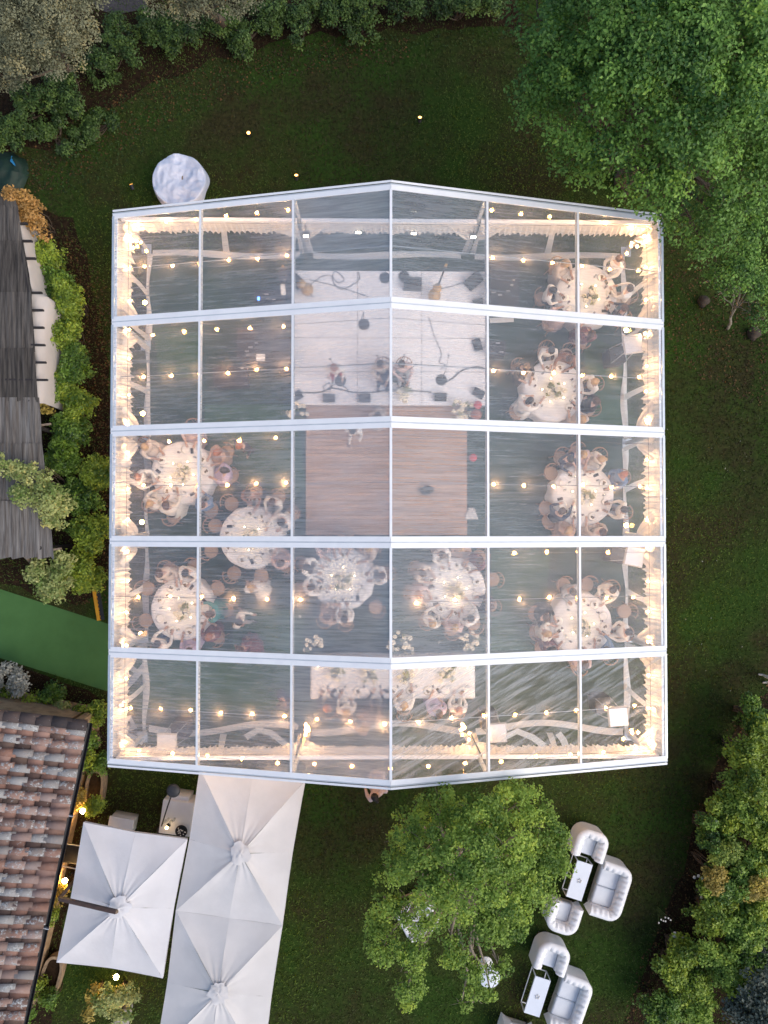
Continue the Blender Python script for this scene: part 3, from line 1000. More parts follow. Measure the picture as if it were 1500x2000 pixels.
case(986, 556, 0.85, 1.35, 0.75, 0.0, 'mixing desk on a steel framed stand right of the stage', knobs=14)
case(970, 681, 0.52, 0.42, 0.45, 0.0, 'dark flight case with steel edges right of the stage', knobs=5)
case(507, 672, 1.3, 0.9, 0.8, 0.0, 'wide dark equipment desk left of the stage', knobs=16)
case(552, 690, 0.35, 0.9, 0.9, 0.0, 'tall dark rack standing against the left stage edge', knobs=6)
case(527, 579, 0.9, 0.35, 0.6, 0.0, 'dark mixing console with a blue light left of the far stage corner', knobs=12)
case(556, 548, 0.28, 0.7, 1.0, 0.1, 'dark speaker tower beside the far left stage corner', knobs=2)
case(450, 735, 1.0, 0.6, 0.5, 0.05, 'low dark equipment box below the left equipment desk', knobs=3)
BLUEL = emit('blue_led', (0.1, 0.25, 1.0), 5.0)
p = at(505, 583, 0.65)
o_ = MB().box((p.x, p.y, 0.65), (0.06, 0.10, 0.04)).build('blue_screen', BLUEL)
tag(o_, 'small glowing blue screen on the far left console', 'screen')
PAPER = M('paper', (0.80, 0.78, 0.74), (0.72, 0.70, 0.66), 4, .55)
for px, py, rz, z, lab, sx, sy in ((509, 698, 0.0, 0.83, 'white sheet lying on the left equipment desk', .26, .2), (980, 625, 0.05, 0.03, 'pale board lying near the second rafter right of the stage', .75, .16), (553, 566, 0.1, 1.03, 'white sheet with a dark symbol on the left speaker tower', .14, .32)):
    p = at(px, py, z)
    tag(MB().box((p.x, p.y, z), (sx, sy, 0.012), rz).build('paper_sheet', PAPER), lab, 'paper')
# red fabric dots, dark bundle and white cloth by the dance floor
RED = M('red_cloth', (0.55, 0.08, 0.09), (0.42, 0.05, 0.06), 6, .55)
RUST = M('rust_cloth', (0.35, 0.16, 0.12), (0.25, 0.1, 0.08), 6, .55)
for px, py, r, mt, lab in ((933, 791, 0.13, RED, 'small red round stool right of the stage front'), (930, 810, 0.17, RUST, 'rust brown round stool behind the red stool'), (924, 894, 0.12, RED, 'small red round stool at the right of the dance floor')):
    p = at(px, py, 0.45)
    t = thing('stool', lab, 'stool', (p.x, p.y, 0.008))
    MB().lathe([(r * .9, 0.40), (r, 0.42), (r, 0.46), (r * .85, 0.49)], 16).build('seat', mt, t, True)
    for k in range(4):
        a = k * math.pi / 2 + .4
        MB().tube([(r * 1.1 * math.cos(a), r * 1.1 * math.sin(a), 0), (r * .7 * math.cos(a), r * .7 * math.sin(a), 0.41)], 0.014, 6).build('leg', DARKMETAL, t)

# ================================================================== PEOPLE
def skin_mesh(name, V, E, root=0, sub=1):
    """body grown round a skeleton: V = [(x, y, z, rx, ry)]"""
    me = bpy.data.meshes.new(name + '_skeleton')
    me.from_pydata([v[:3] for v in V], E, [])
    ob = bpy.data.objects.new(name + '_skeleton', me)
    col.objects.link(ob)
    md = ob.modifiers.new('skin', 'SKIN')
    md.use_smooth_shade = True
    for i, v in enumerate(V):
        sv = me.skin_vertices[0].data[i]
        sv.radius = (v[3], v[4])
        sv.use_root = (i == root)
    ss = ob.modifiers.new('sub', 'SUBSURF')
    ss.levels = ss.render_levels = sub
    dg = bpy.context.evaluated_depsgraph_get()
    dg.update()
    out = bpy.data.meshes.new_from_object(ob.evaluated_get(dg))
    out.name = name
    bpy.data.objects.remove(ob)
    bpy.data.meshes.remove(me)
    return out


def body(name, J, skirt=False):
    """J: joint dictionary; returns mesh with slots skin, top, bottom, shoes"""
    V, E, ix = [], [], {}

    def add(k, r, ry=None):
        ix[k] = len(V)
        V.append((*J[k], r, ry or r))
    add('pelvis', .175, .14); add('waist', .16, .13); add('chest', .19, .145); add('upper', .155, .12)
    add('neck', .05); add('chin', .062, .07); add('head', .082, .098); add('crown', .062, .075)
    E += [(0, 1), (1, 2), (2, 3), (3, 4), (4, 5), (5, 6), (6, 7)]
    d = (Vector(J['nose']) - Vector(J['head']))
    add('nose', .018)
    E.append((ix['head'], ix['nose']))
    for s in 'LR':
        add('sh' + s, .085); add('el' + s, .056); add('wr' + s, .034); add('pa' + s, .034, .022)
        E += [(ix['upper'], ix['sh' + s]), (ix['sh' + s], ix['el' + s]), (ix['el' + s], ix['wr' + s]), (ix['wr' + s], ix['pa' + s])]
        w, p, e = Vector(J['wr' + s]), Vector(J['pa' + s]), Vector(J['el' + s])
        fw = (p - w).normalized()
        sd = fw.cross(Vector((0, 0, 1)))
        sd = sd.normalized() if sd.length > .1 else Vector((1, 0, 0))
        for q in range(4):
            o = (q - 1.5) * 0.021
            L = (.062, .075, .070, .052)[q]
            k1 = p + sd * o + fw * 0.055
            k2 = k1 + fw * L * 0.6 + Vector((0, 0, -.012))
            k3 = k2 + fw * L * 0.5 + Vector((0, 0, -.022))
            b = len(V)
            V.extend([(*k1, .0095, .0095), (*k2, .009, .009), (*k3, .007, .007)])
            E.extend([(ix['pa' + s], b), (b, b + 1), (b + 1, b + 2)])
        sg = 1 if s == 'L' else -1
        k1 = w + fw * 0.035 + sd * 0.035 * (1 if (sd.x * J['sh' + s][0]) < 0 else -1)
        k2 = k1 + fw * 0.045 + (k1 - w - fw * 0.035).normalized() * 0.02
        b = len(V)
        V.extend([(*k1, .011, .011), (*k2, .009, .009)])
        E.extend([(ix['wr' + s], b), (b, b + 1)])
        add('hp' + s, .095); add('kn' + s, .062); add('an' + s, .040); add('he' + s, .036, .03); add('to' + s, .038, .026)
        E += [(0, ix['hp' + s]), (ix['hp' + s], ix['kn' + s]), (ix['kn' + s], ix['an' + s]), (ix['an' + s], ix['he' + s]), (ix['he' + s], ix['to' + s])]
    me = skin_mesh(name, V, E)
    # material regions by nearest joint
    co = np.empty(len(me.polygons) * 3)
    me.polygons.foreach_get('center', co)
    co = co.reshape(-1, 3)
    jn = [(k, np.array(J[k])) for k in J]
    D = np.stack([((co - q) ** 2).sum(1) for _, q in jn], 1)
    near = [jn[i][0] for i in D.argmin(1)]
    mi = []
    for k in near:
        if k in ('neck', 'chin', 'head', 'crown', 'nose') or k[:2] == 'pa': mi.append(0)
        elif k[:2] == 'wr': mi.append(4)
        elif k[:2] in ('kn', 'hp', 'an') or k == 'pelvis': mi.append(2)
        elif k[:2] in ('he', 'to'): mi.append(3)
        else: mi.append(1)
    me.materials.clear()
    for _ in range(5): me.materials.append(None)
    me.polygons.foreach_set('material_index', mi)
    me.polygons.foreach_set('use_smooth', [True] * len(mi))
    me.update()
    return me


def joints(pose):
    J = dict(pelvis=(0, 0, .56), waist=(0, .015, .74), chest=(0, .03, .95), upper=(0, .035, 1.08), neck=(0, .05, 1.19), chin=(0, .085, 1.265), head=(0, .085, 1.345), crown=(0, .07, 1.425), nose=(0, .205, 1.325))
    for s, q in (('L', -1), ('R', 1)):
        J['hp' + s] = (q * .10, .03, .53); J['kn' + s] = (q * .13, .44, .52); J['an' + s] = (q * .13, .43, .10); J['he' + s] = (q * .13, .40, .045); J['to' + s] = (q * .14, .57, .04)
        J['sh' + s] = (q * .195, .035, 1.085); J['el' + s] = (q * .26, .17, .87); J['wr' + s] = (q * .16, .35, .815); J['pa' + s] = (q * .13, .42, .81)
    if pose == 'lean':
        for k in ('waist', 'chest', 'upper', 'neck', 'chin', 'head', 'crown', 'nose'):
            x, y, z = J[k]; J[k] = (x + (z - .56) * .12, y - (z - .56) * .12, z)
        J['shL'] = (-.14, -.04, 1.08); J['shR'] = (.25, .0, 1.07)
        J['elR'] = (.33, .12, .84); J['wrR'] = (.14, .26, .70); J['paR'] = (.09, .30, .69)
        J['elL'] = (-.24, .12, .86); J['wrL'] = (-.14, .36, .815); J['paL'] = (-.11, .43, .81)
    if pose == 'reach':
        for k in ('waist', 'chest', 'upper', 'neck', 'chin', 'head', 'crown', 'nose'):
            x, y, z = J[k]; J[k] = (x - (z - .56) * .06, y + (z - .56) * .22, z - (z - .56) * .03)
        J['shL'] = (-.22, .12, 1.06); J['shR'] = (.16, .17, 1.06)
        J['elR'] = (.24, .40, .92); J['wrR'] = (.16, .64, .86); J['paR'] = (.14, .71, .855)
        J['elL'] = (-.33, .24, .86); J['wrL'] = (-.20, .42, .815); J['paL'] = (-.16, .48, .81)
    if pose == 'turn':
        for k in ('chest', 'upper', 'neck', 'chin', 'head', 'crown'):
            x, y, z = J[k]; J[k] = (x + (z - .56) * .05, y - (z - .56) * .02, z)
        J['nose'] = (.16, .10, 1.325); J['shL'] = (-.13, .13, 1.085); J['shR'] = (.19, -.08, 1.085)
        J['elL'] = (-.12, .34, .88); J['wrL'] = (.08, .44, .82); J['paL'] = (.14, .46, .815)
        J['elR'] = (.34, .0, .86); J['wrR'] = (.30, .24, .80); J['paR'] = (.28, .31, .80)
    if pose in ('stand', 'walk'):
        up = .40
        for k in ('pelvis', 'waist', 'chest', 'upper', 'neck', 'chin', 'head', 'crown', 'nose'):
            x, y, z = J[k]; J[k] = (x, y, z + up - (.0 if z > .6 else .0))
        for s, q in (('L', -1), ('R', 1)):
            w = q if pose == 'walk' else 0.25 * q
            J['hp' + s] = (q * .10, .01, .90); J['kn' + s] = (q * .11, .06 + .16 * w, .49); J['an' + s] = (q * .11, .0 + .26 * w, .10); J['he' + s] = (q * .11, -.03 + .26 * w, .045); J['to' + s] = (q * .13, .15 + .26 * w, .04)
            J['sh' + s] = (q * .195, .03, 1.475); J['el' + s] = (q * .25, .02 - .10 * w, 1.20); J['wr' + s] = (q * .22, .14 - .12 * w, .98); J['pa' + s] = (q * .21, .19 - .12 * w, .91)
    return J


BODY = {p: body('person_body_' + p, joints(p)) for p in ('sit', 'lean', 'reach', 'turn', 'stand', 'walk')}
HEAD = {p: joints(p)['head'] for p in BODY}


def hair_mesh(kind):
    mb = MB()

    def fn(u, v):
        a = 2 * math.pi * v
        ph = u * math.pi * (0.66 if kind == 'short' else 0.70)
        front = max(0, math.sin(a))                 # +y is the face
        ph *= 1 - 0.34 * front
        r = 0.112 + 0.006 * math.sin(9 * a + 3 * u) + 0.004 * math.sin(23 * a)
        z = 0.118 * math.cos(ph)
        rr = r * math.sin(ph)
        back = max(0, -math.sin(a))
        x, y = rr * math.cos(a) * 0.92, rr * math.sin(a) * 1.12 - 0.006
        if kind != 'short' and u > 0.6:
            k = (u - 0.6) / 0.4
            z -= k * (0.22 if kind == 'long' else 0.06) * (0.25 + 0.75 * back)
            y -= k * 0.04 * back
        return (x, y, z + 0.02)
    mb.grid(fn, 9, 22)
    if kind == 'bun':
        mb.sphere((0, -0.12, 0.05), 0.055, 10, 7)
    return mb.mesh('hair_' + kind, None, True)


HAIR = {k: hair_mesh(k) for k in ('short', 'long', 'bun')}
fm = MB()
for q in (-1, 1):
    fm.sphere((q * 0.034, 0.098, 0.005), 0.012, 6, 4)
fm.obox((0, 0.098, -0.062), (0.024, 0, 0), (0, 0.006, 0), (0, 0, 0.005))
for q in (-1, 1):
    fm.sphere((q * 0.094, 0.0, -0.01), 0.022, 6, 4, 0, (.5, 1, 1.4))
FACE = fm.mesh('face_features', None, True)


def skirt_mesh():
    mb = MB()

    def fn(u, v):
        a = 2 * math.pi * v
        # seated skirt: from the waist over the lap, falling in front of the knees and behind
        if u < 0.5:
            t = u / 0.5
            rx, ry = .16 + .11 * t, .13 + .17 * t
            cy, z = .02 + .17 * t, .80 - .20 * t
        else:
            t = (u - .5) / .5
            rx, ry = .27 + .06 * t, .30 + .07 * t
            cy, z = .19 + .03 * t, .60 - .48 * t
        w = 1 + 0.05 * math.sin(9 * a) * u
        return (rx * math.cos(a) * w, cy + ry * math.sin(a) * w, z)
    mb.grid(fn, 8, 28)
    return mb.mesh('skirt_sit', None, True)


def gown_mesh():
    mb = MB()

    def fn(u, v):
        a = 2 * math.pi * v
        r = .15 + .17 * u ** 1.3
        w = 1 + 0.07 * math.sin(8 * a) * u
        tr = max(0, -math.sin(a)) * .22 * u ** 3
        return (r * math.cos(a) * w, (r * .9 + tr) * math.sin(a) * w, 1.14 - 1.10 * u)
    mb.grid(fn, 10, 30)
    return mb.mesh('skirt_stand', None, True)


SKIRT, GOWN = skirt_mesh(), gown_mesh()


def fabric(nm, c, c2=None, scale=3):
    return M('fabric_' + nm, c, c2 or tuple(x * .85 for x in c), scale, 0.85, 0.1, 40)


FAB = dict(white=fabric('white', (.80, .78, .75)), cream=fabric('cream', (.76, .72, .65)), beige=fabric('beige', (.58, .50, .44)), pink=fabric('pink', (.62, .47, .45)), navy=fabric('navy', (.035, .045, .085)), dark=fabric('dark', (.030, .030, .036)),
           lilac=fabric('lilac', (.50, .42, .58)), teal=fabric('teal', (.05, .25, .25)), blue=fabric('blue', (.13, .22, .38)), brown=fabric('brown', (.26, .13, .08)), tan=fabric('tan', (.44, .31, .24)), grey=fabric('grey', (.35, .36, .38)),
           floral=fabric('floral', (.30, .12, .12), (.03, .03, .05), 26), red=fabric('red', (.45, .05, .06)))
SKINM = [M('skin_light', (.55, .38, .30), (.48, .31, .24), 5, .5), M('skin_mid', (.42, .27, .20), (.36, .22, .16), 5, .5)]
HAIRM = dict(dark=M('hair_dark', (.022, .016, .013), (.012, .009, .008), 30, .5), brown=M('hair_brown', (.09, .045, .022), (.05, .025, .012), 30, .5), red=M('hair_red', (.36, .13, .045), (.25, .085, .03), 30, .5), blond=M('hair_blond', (.50, .34, .16), (.36, .23, .10), 30, .5), grey=M('hair_grey', (.45, .43, .41), (.30, .29, .28), 30, .5))
SHOE = M('shoe_leather', (.03, .022, .018), None, 8, .5)
SHOEW = M('shoe_pale', (.70, .60, .52), None, 8, .6)
FACEM = M('face_feature', (.25, .10, .07), None, 8, .5)
pr = random.Random(9)


def setmat(o, mats):
    for i, m in enumerate(mats):
        o.material_slots[i].link = 'OBJECT'
        o.material_slots[i].material = m


def person(label, loc, rz, top, hair='dark', pose='sit', hk='short', bottom=None, dress=False, group=None, scale=1.0, shoes=None):
    t = thing('person', label, 'person', loc, rz, group)
    t.scale = (scale,) * 3
    b = link('body', BODY[pose], t)
    tm = FAB[top]
    bt = FAB[bottom] if bottom else (tm if dress else FAB[pr.choice(['grey', 'beige', 'cream', 'navy', 'grey'])])
    sk = pr.choice(SKINM)
    setmat(b, [sk, tm, bt, shoes or SHOE, sk if dress else tm])
    h = link('hair', HAIR[hk], t, HEAD[pose], (0, 0, -1.4 if pose == 'turn' else 0))
    h.data = HAIR[hk].copy()
    h.data.materials[0] = HAIRM[hair]
    f = link('face', FACE.copy(), t, HEAD[pose], (0, 0, -1.4 if pose == 'turn' else 0))
    f.data.materials[0] = FACEM
    if dress:
        st = pose in ('stand', 'walk')
        k = link('dress', (GOWN if st else SKIRT).copy(), t)
        k.data.materials[0] = tm
    return t


# ================================================================== TABLES, CHAIRS AND GUESTS
CHAIRW = M('chair_wood', (.36, .22, .14), (.27, .16, .10), 8, .5, .1, 40, rnd=.15)
CANE = M('chair_cane', (.40, .28, .20), (.32, .22, .15), 40, .7, .2, 90, rnd=.12)


def make_chair():
    t = thing('chair', 'x', 'chair')
    MB().lathe([(.20, .435), (.215, .45), (.215, .465), (.19, .475)], 18).build('seat', CANE, t, True)
    for sx, sy in ((-1, 1), (1, 1), (-1, -1), (1, -1)):
        MB().tube([(sx * .19, sy * .18 - .0, 0), (sx * .15, sy * .14, .44)], .015, 6).build('leg', CHAIRW, t)
    pts = []
    for k in range(13):
        a = math.pi * (1.08 + 0.84 * k / 12)
        pts.append((.245 * math.cos(a), .245 * math.sin(a) - .04, .82 + .03 * math.sin(math.pi * k / 12)))
    MB().tube(pts, .017, 6).build('backrest', CHAIRW, t, True)
    for k in (1, 4, 6, 8, 11):
        x, y, z = pts[k]
        MB().tube([(x * .85, y * .78, .455), (x, y, z)], .011, 5).build('back_spindle', CHAIRW, t)
    MB().lathe([(.165, .22), (.17, .235), (.16, .24)], 14).build('stretcher_ring', CHAIRW, t, True)
    return t


chair0 = make_chair()
chair_used = [False]


def place_chair(label, x, y, rz, group):
    c = chair0 if not chair_used[0] else copy_tree(chair0)
    chair_used[0] = True
    c.location = (x, y, 0.012)
    c.rotation_euler = (0, 0, rz)
    return tag(c, label, 'chair', group)


LINEN = cloth('table_linen', (.90, .89, .89), .15, .1, 25)
PLATE = M('plate', (.82, .80, .77), (.76, .74, .70), 6, .25)
FOOD = M('food', (.26, .13, .06), (.08, .10, .03), 30, .6)
GLASSM, n_, l_, out_ = nt('drinking_glass')
_a = n_.new('ShaderNodeBsdfTransparent'); _a.inputs['Color'].default_value = (.85, .87, .88, 1)
_b = n_.new('ShaderNodeBsdfGlossy'); _b.inputs['Roughness'].default_value = .08
_m = n_.new('ShaderNodeMixShader'); _m.inputs['Fac'].default_value = .22
_tc = n_.new('ShaderNodeTexNoise'); _tc.inputs['Scale'].default_value = 9
_rr = n_.new('ShaderNodeMapRange'); _rr.inputs['To Min'].default_value = .16; _rr.inputs['To Max'].default_value = .30
l_.new(_tc.outputs['Fac'], _rr.inputs['Value']); l_.new(_rr.outputs[0], _m.inputs['Fac'])
l_.new(_a.outputs[0], _m.inputs[1]); l_.new(_b.outputs[0], _m.inputs[2]); l_.new(_m.outputs[0], out_.inputs['Surface'])
WINE = M('wine', (.16, .02, .03), (.10, .015, .02), 8, .2)
PHONE = M('phone', (.02, .02, .025), None, 8, .25)
CANDLE = emit('candle_flame', (1.0, .72, .36), 40)
WAX = M('candle_wax', (.85, .78, .62), None, 6, .5)
FLOWER = M('blossom', (.86, .80, .66), (.78, .70, .52), 12, .7)
STEMG = M('stem_green', (.10, .15, .05), (.05, .09, .025), 8, .7)

pm = MB(); pm.lathe([(.07, 0), (.13, .012), (.135, .016), (.09, .008), (.02, .006)], 18); PLATE_ME = pm.mesh('dish', PLATE, True)
pm = MB()
for k in range(7):
    pm.sphere((.045 * math.cos(k * 2.4) * (k % 3) / 2, .05 * math.sin(k * 2.4) * (k % 3) / 2, .02), .03, 6, 4, 0, (1, .8, .5))
FOOD_ME = pm.mesh('leftovers', FOOD, True)
pm = MB(); pm.lathe([(.035, 0), (.034, .004), (.006, .010), (.006, .075), (.030, .10), (.036, .15), (.032, .19)], 10); GLASS_ME = pm.mesh('glass_bowl', GLASSM, True)
pm = MB(); pm.lathe([(.008, .085), (.027, .105), (.031, .13), (.001, .131)], 8); WINE_ME = pm.mesh('wine', WINE, True)
pm = MB(); pm.box((0, 0, .005), (.085, .165, .01)); PHONE_ME = pm.mesh('phone_body', PHONE)
pm = MB(); pm.lathe([(.022, 0), (.022, .05), (.004, .055)], 8); WAX_ME = pm.mesh('wax', WAX, True)
pm = MB(); pm.sphere((0, 0, .075), .014, 6, 5, 0, (1, 1, 1.6)); FLAME_ME = pm.mesh('flame', CANDLE, True)


def napkin_mesh():
    mb = MB()
    mb.grid(lambda u, v: ((u - .5) * .22, (v - .5) * .26 + .02 * math.sin(5 * u), .012 + .018 * math.sin(6 * u + 3 * v) ** 2), 6, 6)
    return mb.mesh('napkin', LINEN, True)


NAP_ME = napkin_mesh()


def centrepiece(label, loc, r, seed, n_bloom=16, hgt=.3, group=None):
    t = thing('flower_arrangement', label, 'flowers', loc, 0, group)
    rr = random.Random(seed)
    MB().lathe([(.07, .0), (.09, .06), (.06, .14), (.075, .16)], 12).build('vase', GLASSM, t, True)
    st, bl = MB(), MB()
    for k in range(n_bloom):
        a, q = rr.uniform(0, 6.28), r * math.sqrt(rr.random())
        p = Vector((q * math.cos(a), q * math.sin(a), hgt * rr.uniform(.55, 1.05) - q * .25))
        st.tube([(0, 0, .1), (p.x * .5, p.y * .5, p.z * .75), p], .006, 4)
        s_ = rr.uniform(.05, .085)
        for j in range(7):
            b = j * 2.4
            bl.sphere((p.x + s_ * .5 * math.cos(b), p.y + s_ * .5 * math.sin(b), p.z + .012 * (j % 3)), s_ * .55, 6, 4, 0, (1, 1, .6))
    st.build('stems', STEMG, t)
    bl.build('blossoms', FLOWER, t, True)
    foliage('greenery', t, [(0, 0, hgt * .6, r, r, hgt * .4)], 70, .08, LEAFP, seed, per=12, sub=.08)
    return t


LEAFP = leaf_mat('table_greenery', (.42, .44, .26), (.16, .20, .09), .3)


def tableware(cx, cy, z, spots, phrase, seed, candles):
    """spots: (x, y, angle, place word); candles: (x, y, place word)"""
    rr = random.Random(seed)
    for k, (x, y, a, w) in enumerate(spots):
        t = thing('dinner_plate', 'white dinner plate at %s on %s' % (w, phrase), 'plate', (x, y, z), a, 'plates on ' + phrase)
        link('dish', PLATE_ME, t)
        if k % 4 != 3: link('leftovers', FOOD_ME, t)
        g = thing('wine_glass', 'stemmed glass near %s on %s' % (w, phrase), 'glass', (x + math.cos(a) * .16 + rr.uniform(-.02, .02) - math.sin(a) * .14, y + math.sin(a) * .16 + math.cos(a) * .14, z + .001), 0, 'glasses on ' + phrase)
        link('bowl', GLASS_ME, g)
        if rr.random() < .6: link('wine', WINE_ME, g)
        if k % 3 == 1:
            o = link('phone', PHONE_ME, None, (x - math.cos(a) * .2, y - math.sin(a) * .2, z + .001), (0, 0, rr.uniform(0, 3)))
            tag(o, 'black phone near %s on %s' % (w, phrase), 'phone', 'phones on ' + phrase)
        if k % 3 == 2:
            o = link('napkin', NAP_ME, None, (x + math.cos(a) * .19, y + math.sin(a) * .19, z + .001), (0, 0, rr.uniform(0, 3)))
            tag(o, 'crumpled white napkin near %s on %s' % (w, phrase), 'napkin', 'napkins on ' + phrase)
    for k, (x, y, w) in enumerate(candles):
        t = thing('candle', 'small lit candle at %s on %s' % (w, phrase), 'candle', (x, y, z + .001), 0, 'candles on ' + phrase)
        link('wax', WAX_ME, t)
        link('flame', FLAME_ME, t)


def round_cloth(seed):
    rr = random.Random(seed)
    ph = [rr.uniform(0, 6) for _ in range(3)]
    mb = MB()

    def fn(u, v):
        a = 2 * math.pi * v
        if u <= .5:
            r = max(.001, .91 * u / .5)
            return (r * math.cos(a), r * math.sin(a), .76 + .003 * math.sin(7 * a + ph[0]) * u)
        t = (u - .5) / .5
        f = 1 + (.035 * math.sin(13 * a + ph[1]) + .02 * math.sin(7 * a + ph[2])) * min(1, t * 1.5)
        r = (.915 + .05 * math.sqrt(t)) * f
        return (r * math.cos(a), r * math.sin(a), .757 - .70 * t ** 1.2)
    mb.grid(fn, 12, 56)
    return mb


HOUR = ['twelve', 'one', 'two', 'three', 'four', 'five', 'six', 'seven', 'eight', 'nine', 'ten', 'eleven']
ARTICLE = {}


def round_table(px, py, phrase, seats, seed):
    c = at(px, py, .76)
    t = thing('round_table', 'white cloth covered round table: ' + phrase.replace('the ', '', 1), 'table', (c.x, c.y, 0.012), 0, 'round banquet tables')
    round_cloth(seed).build('tablecloth', LINEN, t, True)
    MB().lathe([(.90, .72), (.90, .745)], 32).build('table_top', CHAIRW, t)
    MB().lathe([(.3, 0), (.28, .03), (.05, .06), (.05, .72)], 12).build('pedestal', DARKMETAL, t, True)
    centrepiece('white and green flower arrangement on ' + phrase, (c.x + .03, c.y - .05, .775), .26, seed, 18)
    used = set()
    rr = random.Random(seed)
    spots = []
    for sx, sy, top, hair, kind, *opt in seats:
        p = at(sx, sy, 1.05 if kind != 'chair' else .5)
        d = Vector((p.x - c.x, p.y - c.y))
        a = math.atan2(d.y, d.x)
        dist = max(1.17 if kind != 'chair' else 1.12, min(d.length, 1.45))
        h = int(round((90 - math.degrees(a)) / 30)) % 12
        for q in (0, 1, -1, 2, -2, 3, -3):
            if (h + q) % 12 not in used:
                h = (h + q) % 12
                break
        used.add(h)
        x, y = c.x + math.cos(a) * dist, c.y + math.sin(a) * dist
        rz = a + math.pi / 2
        hk = opt[0] if opt else 'short'
        dress = hk != 'short'
        what = 'dress' if dress else 'clothes'
        hn = HOUR[h] + " o'clock"
        jit = rr.uniform(-.22, .22)
        if kind == 'chair':
            place_chair('empty brown chair at %s of %s' % (hn, phrase), x, y, rz + jit, 'chairs at ' + phrase)
        else:
            place_chair('occupied brown chair at %s of %s' % (hn, phrase), x + math.cos(a) * .06, y + math.sin(a) * .06, rz + jit * .4, 'chairs at ' + phrase)
            person('person in %s, %s hair, %s of %s' % (top, hair, hn, phrase), (x, y, 0.012), rz + jit, top, hair, kind, hk, None, dress, 'guests at ' + phrase)
        spots.append((c.x + math.cos(a + .1) * .70, c.y + math.sin(a + .1) * .70, rz, hn))
    cand = []
    for k in range(5):
        ca = k * 1.256 + seed
        cand.append((c.x + .36 * math.cos(ca), c.y + .36 * math.sin(ca), HOUR[int(round((90 - math.degrees(ca)) / 30)) % 12] + " o'clock"))
    tableware(c.x, c.y, .778, spots, phrase, seed, cand)


round_table(1146, 577, 'the round table in the far right corner', [
    (1070, 572, 'white', 'dark', 'sit'), (1203, 520, 'white', 'brown', 'lean'), (1228, 572, 'white', 'dark', 'turn'), (1084, 620, 'pink', 'dark', 'sit', 'long'), (1208, 606, 'dark', 'brown', 'sit'), (1144, 655, 'floral', 'brown', 'lean', 'long'), (1100, 520, 'beige', 'blond', 'sit', 'long')], 31)
round_table(1081, 763, 'the round table right of the stage', [
    (1073, 688, 'white', 'dark', 'sit'), (1110, 697, 'brown', 'brown', 'reach', 'long'), (1022, 716, 'dark', 'brown', 'turn', 'long'), (1158, 748, 'white', 'blond', 'sit'), (1156, 792, 'dark', 'brown', 'lean', 'long'), (1022, 796, 'white', 'dark', 'reach', 'bun'), (1135, 826, 'beige', 'blond', 'sit', 'long')], 32)
round_table(1139, 967, 'the round table right of the dance floor', [
    (1134, 884, 'pink', 'blond', 'sit', 'long'), (1172, 896, 'cream', 'blond', 'turn', 'bun'), (1106, 894, 'navy', 'dark', 'sit'), (1078, 926, 'x', 'x', 'chair'), (1210, 936, 'blue', 'red', 'lean', 'long'), (1218, 997, 'cream', 'dark', 'sit'), (1086, 1012, 'navy', 'brown', 'reach'), (1068, 992, 'x', 'x', 'chair'), (1104, 1040, 'tan', 'blond', 'sit', 'long'), (1166, 1040, 'beige', 'brown', 'lean', 'long')], 33)
round_table(1135, 1219, 'the round table at near right', [
    (1195, 1155, 'cream', 'dark', 'lean'), (1112, 1150, 'grey', 'dark', 'sit'), (1146, 1142, 'x', 'x', 'chair'), (1220, 1194, 'x', 'x', 'chair'), (1220, 1238, 'white', 'dark', 'lean'), (1060, 1236, 'cream', 'blond', 'sit', 'long'), (1058, 1202, 'dark', 'brown', 'turn', 'bun'), (1070, 1268, 'floral', 'dark', 'sit', 'long'), (1137, 1300, 'pink', 'brown', 'sit', 'long'), (1190, 1278, 'blue', 'dark', 'reach', 'long')], 34)
round_table(356, 923, 'the upper left round table', [
    (284, 872, 'beige', 'blond', 'sit', 'long'), (270, 932, 'white', 'red', 'turn'), (294, 980, 'cream', 'blond', 'lean', 'bun'), (330, 1004, 'cream', 'brown', 'reach', 'long'), (402, 990, 'blue', 'brown', 'sit'), (432, 882, 'tan', 'red', 'sit', 'long'), (440, 926, 'lilac', 'dark', 'lean', 'long'), (372, 838, 'pink', 'blond', 'sit', 'long')], 35)
round_table(490, 1050, 'the left table crossed by a rafter', [
    (493, 966, 'brown', 'dark', 'lean'), (536, 976, 'cream', 'brown', 'sit'), (562, 1006, 'white', 'dark', 'reach'), (452, 984, 'x', 'x', 'chair'), (420, 1027, 'x', 'x', 'chair'), (412, 1076, 'x', 'x', 'chair'), (457, 1120, 'x', 'x', 'chair'), (510, 1124, 'x', 'x', 'chair'), (552, 1104, 'pink', 'brown', 'turn', 'long')], 36)
round_table(356, 1190, 'the lower left round table', [
    (322, 1118, 'beige', 'brown', 'lean', 'long'), (369, 1113, 'white', 'dark', 'sit'), (288, 1150, 'x', 'x', 'chair'), (284, 1212, 'x', 'x', 'chair'), (424, 1150, 'x', 'x', 'chair'), (312, 1256, 'white', 'dark', 'sit'), (368, 1270, 'lilac', 'brown', 'lean', 'long'), (430, 1196, 'teal', 'brown', 'reach', 'long'), (414, 1246, 'floral', 'red', 'turn', 'long')], 37)
round_table(670, 1131, 'the round table left of the ridge', [
    (598, 1106, 'white', 'dark', 'sit'), (602, 1150, 'white', 'dark', 'reach'), (750, 1122, 'white', 'brown', 'sit'), (722, 1078, 'beige', 'blond', 'lean', 'long'), (674, 1212, 'white', 'dark', 'sit'), (636, 1206, 'tan', 'brown', 'turn', 'long'), (634, 1070, 'pink', 'brown', 'sit', 'long'), (734, 1186, 'x', 'x', 'chair'), (676, 1050, 'beige', 'dark', 'sit', 'bun')], 38)
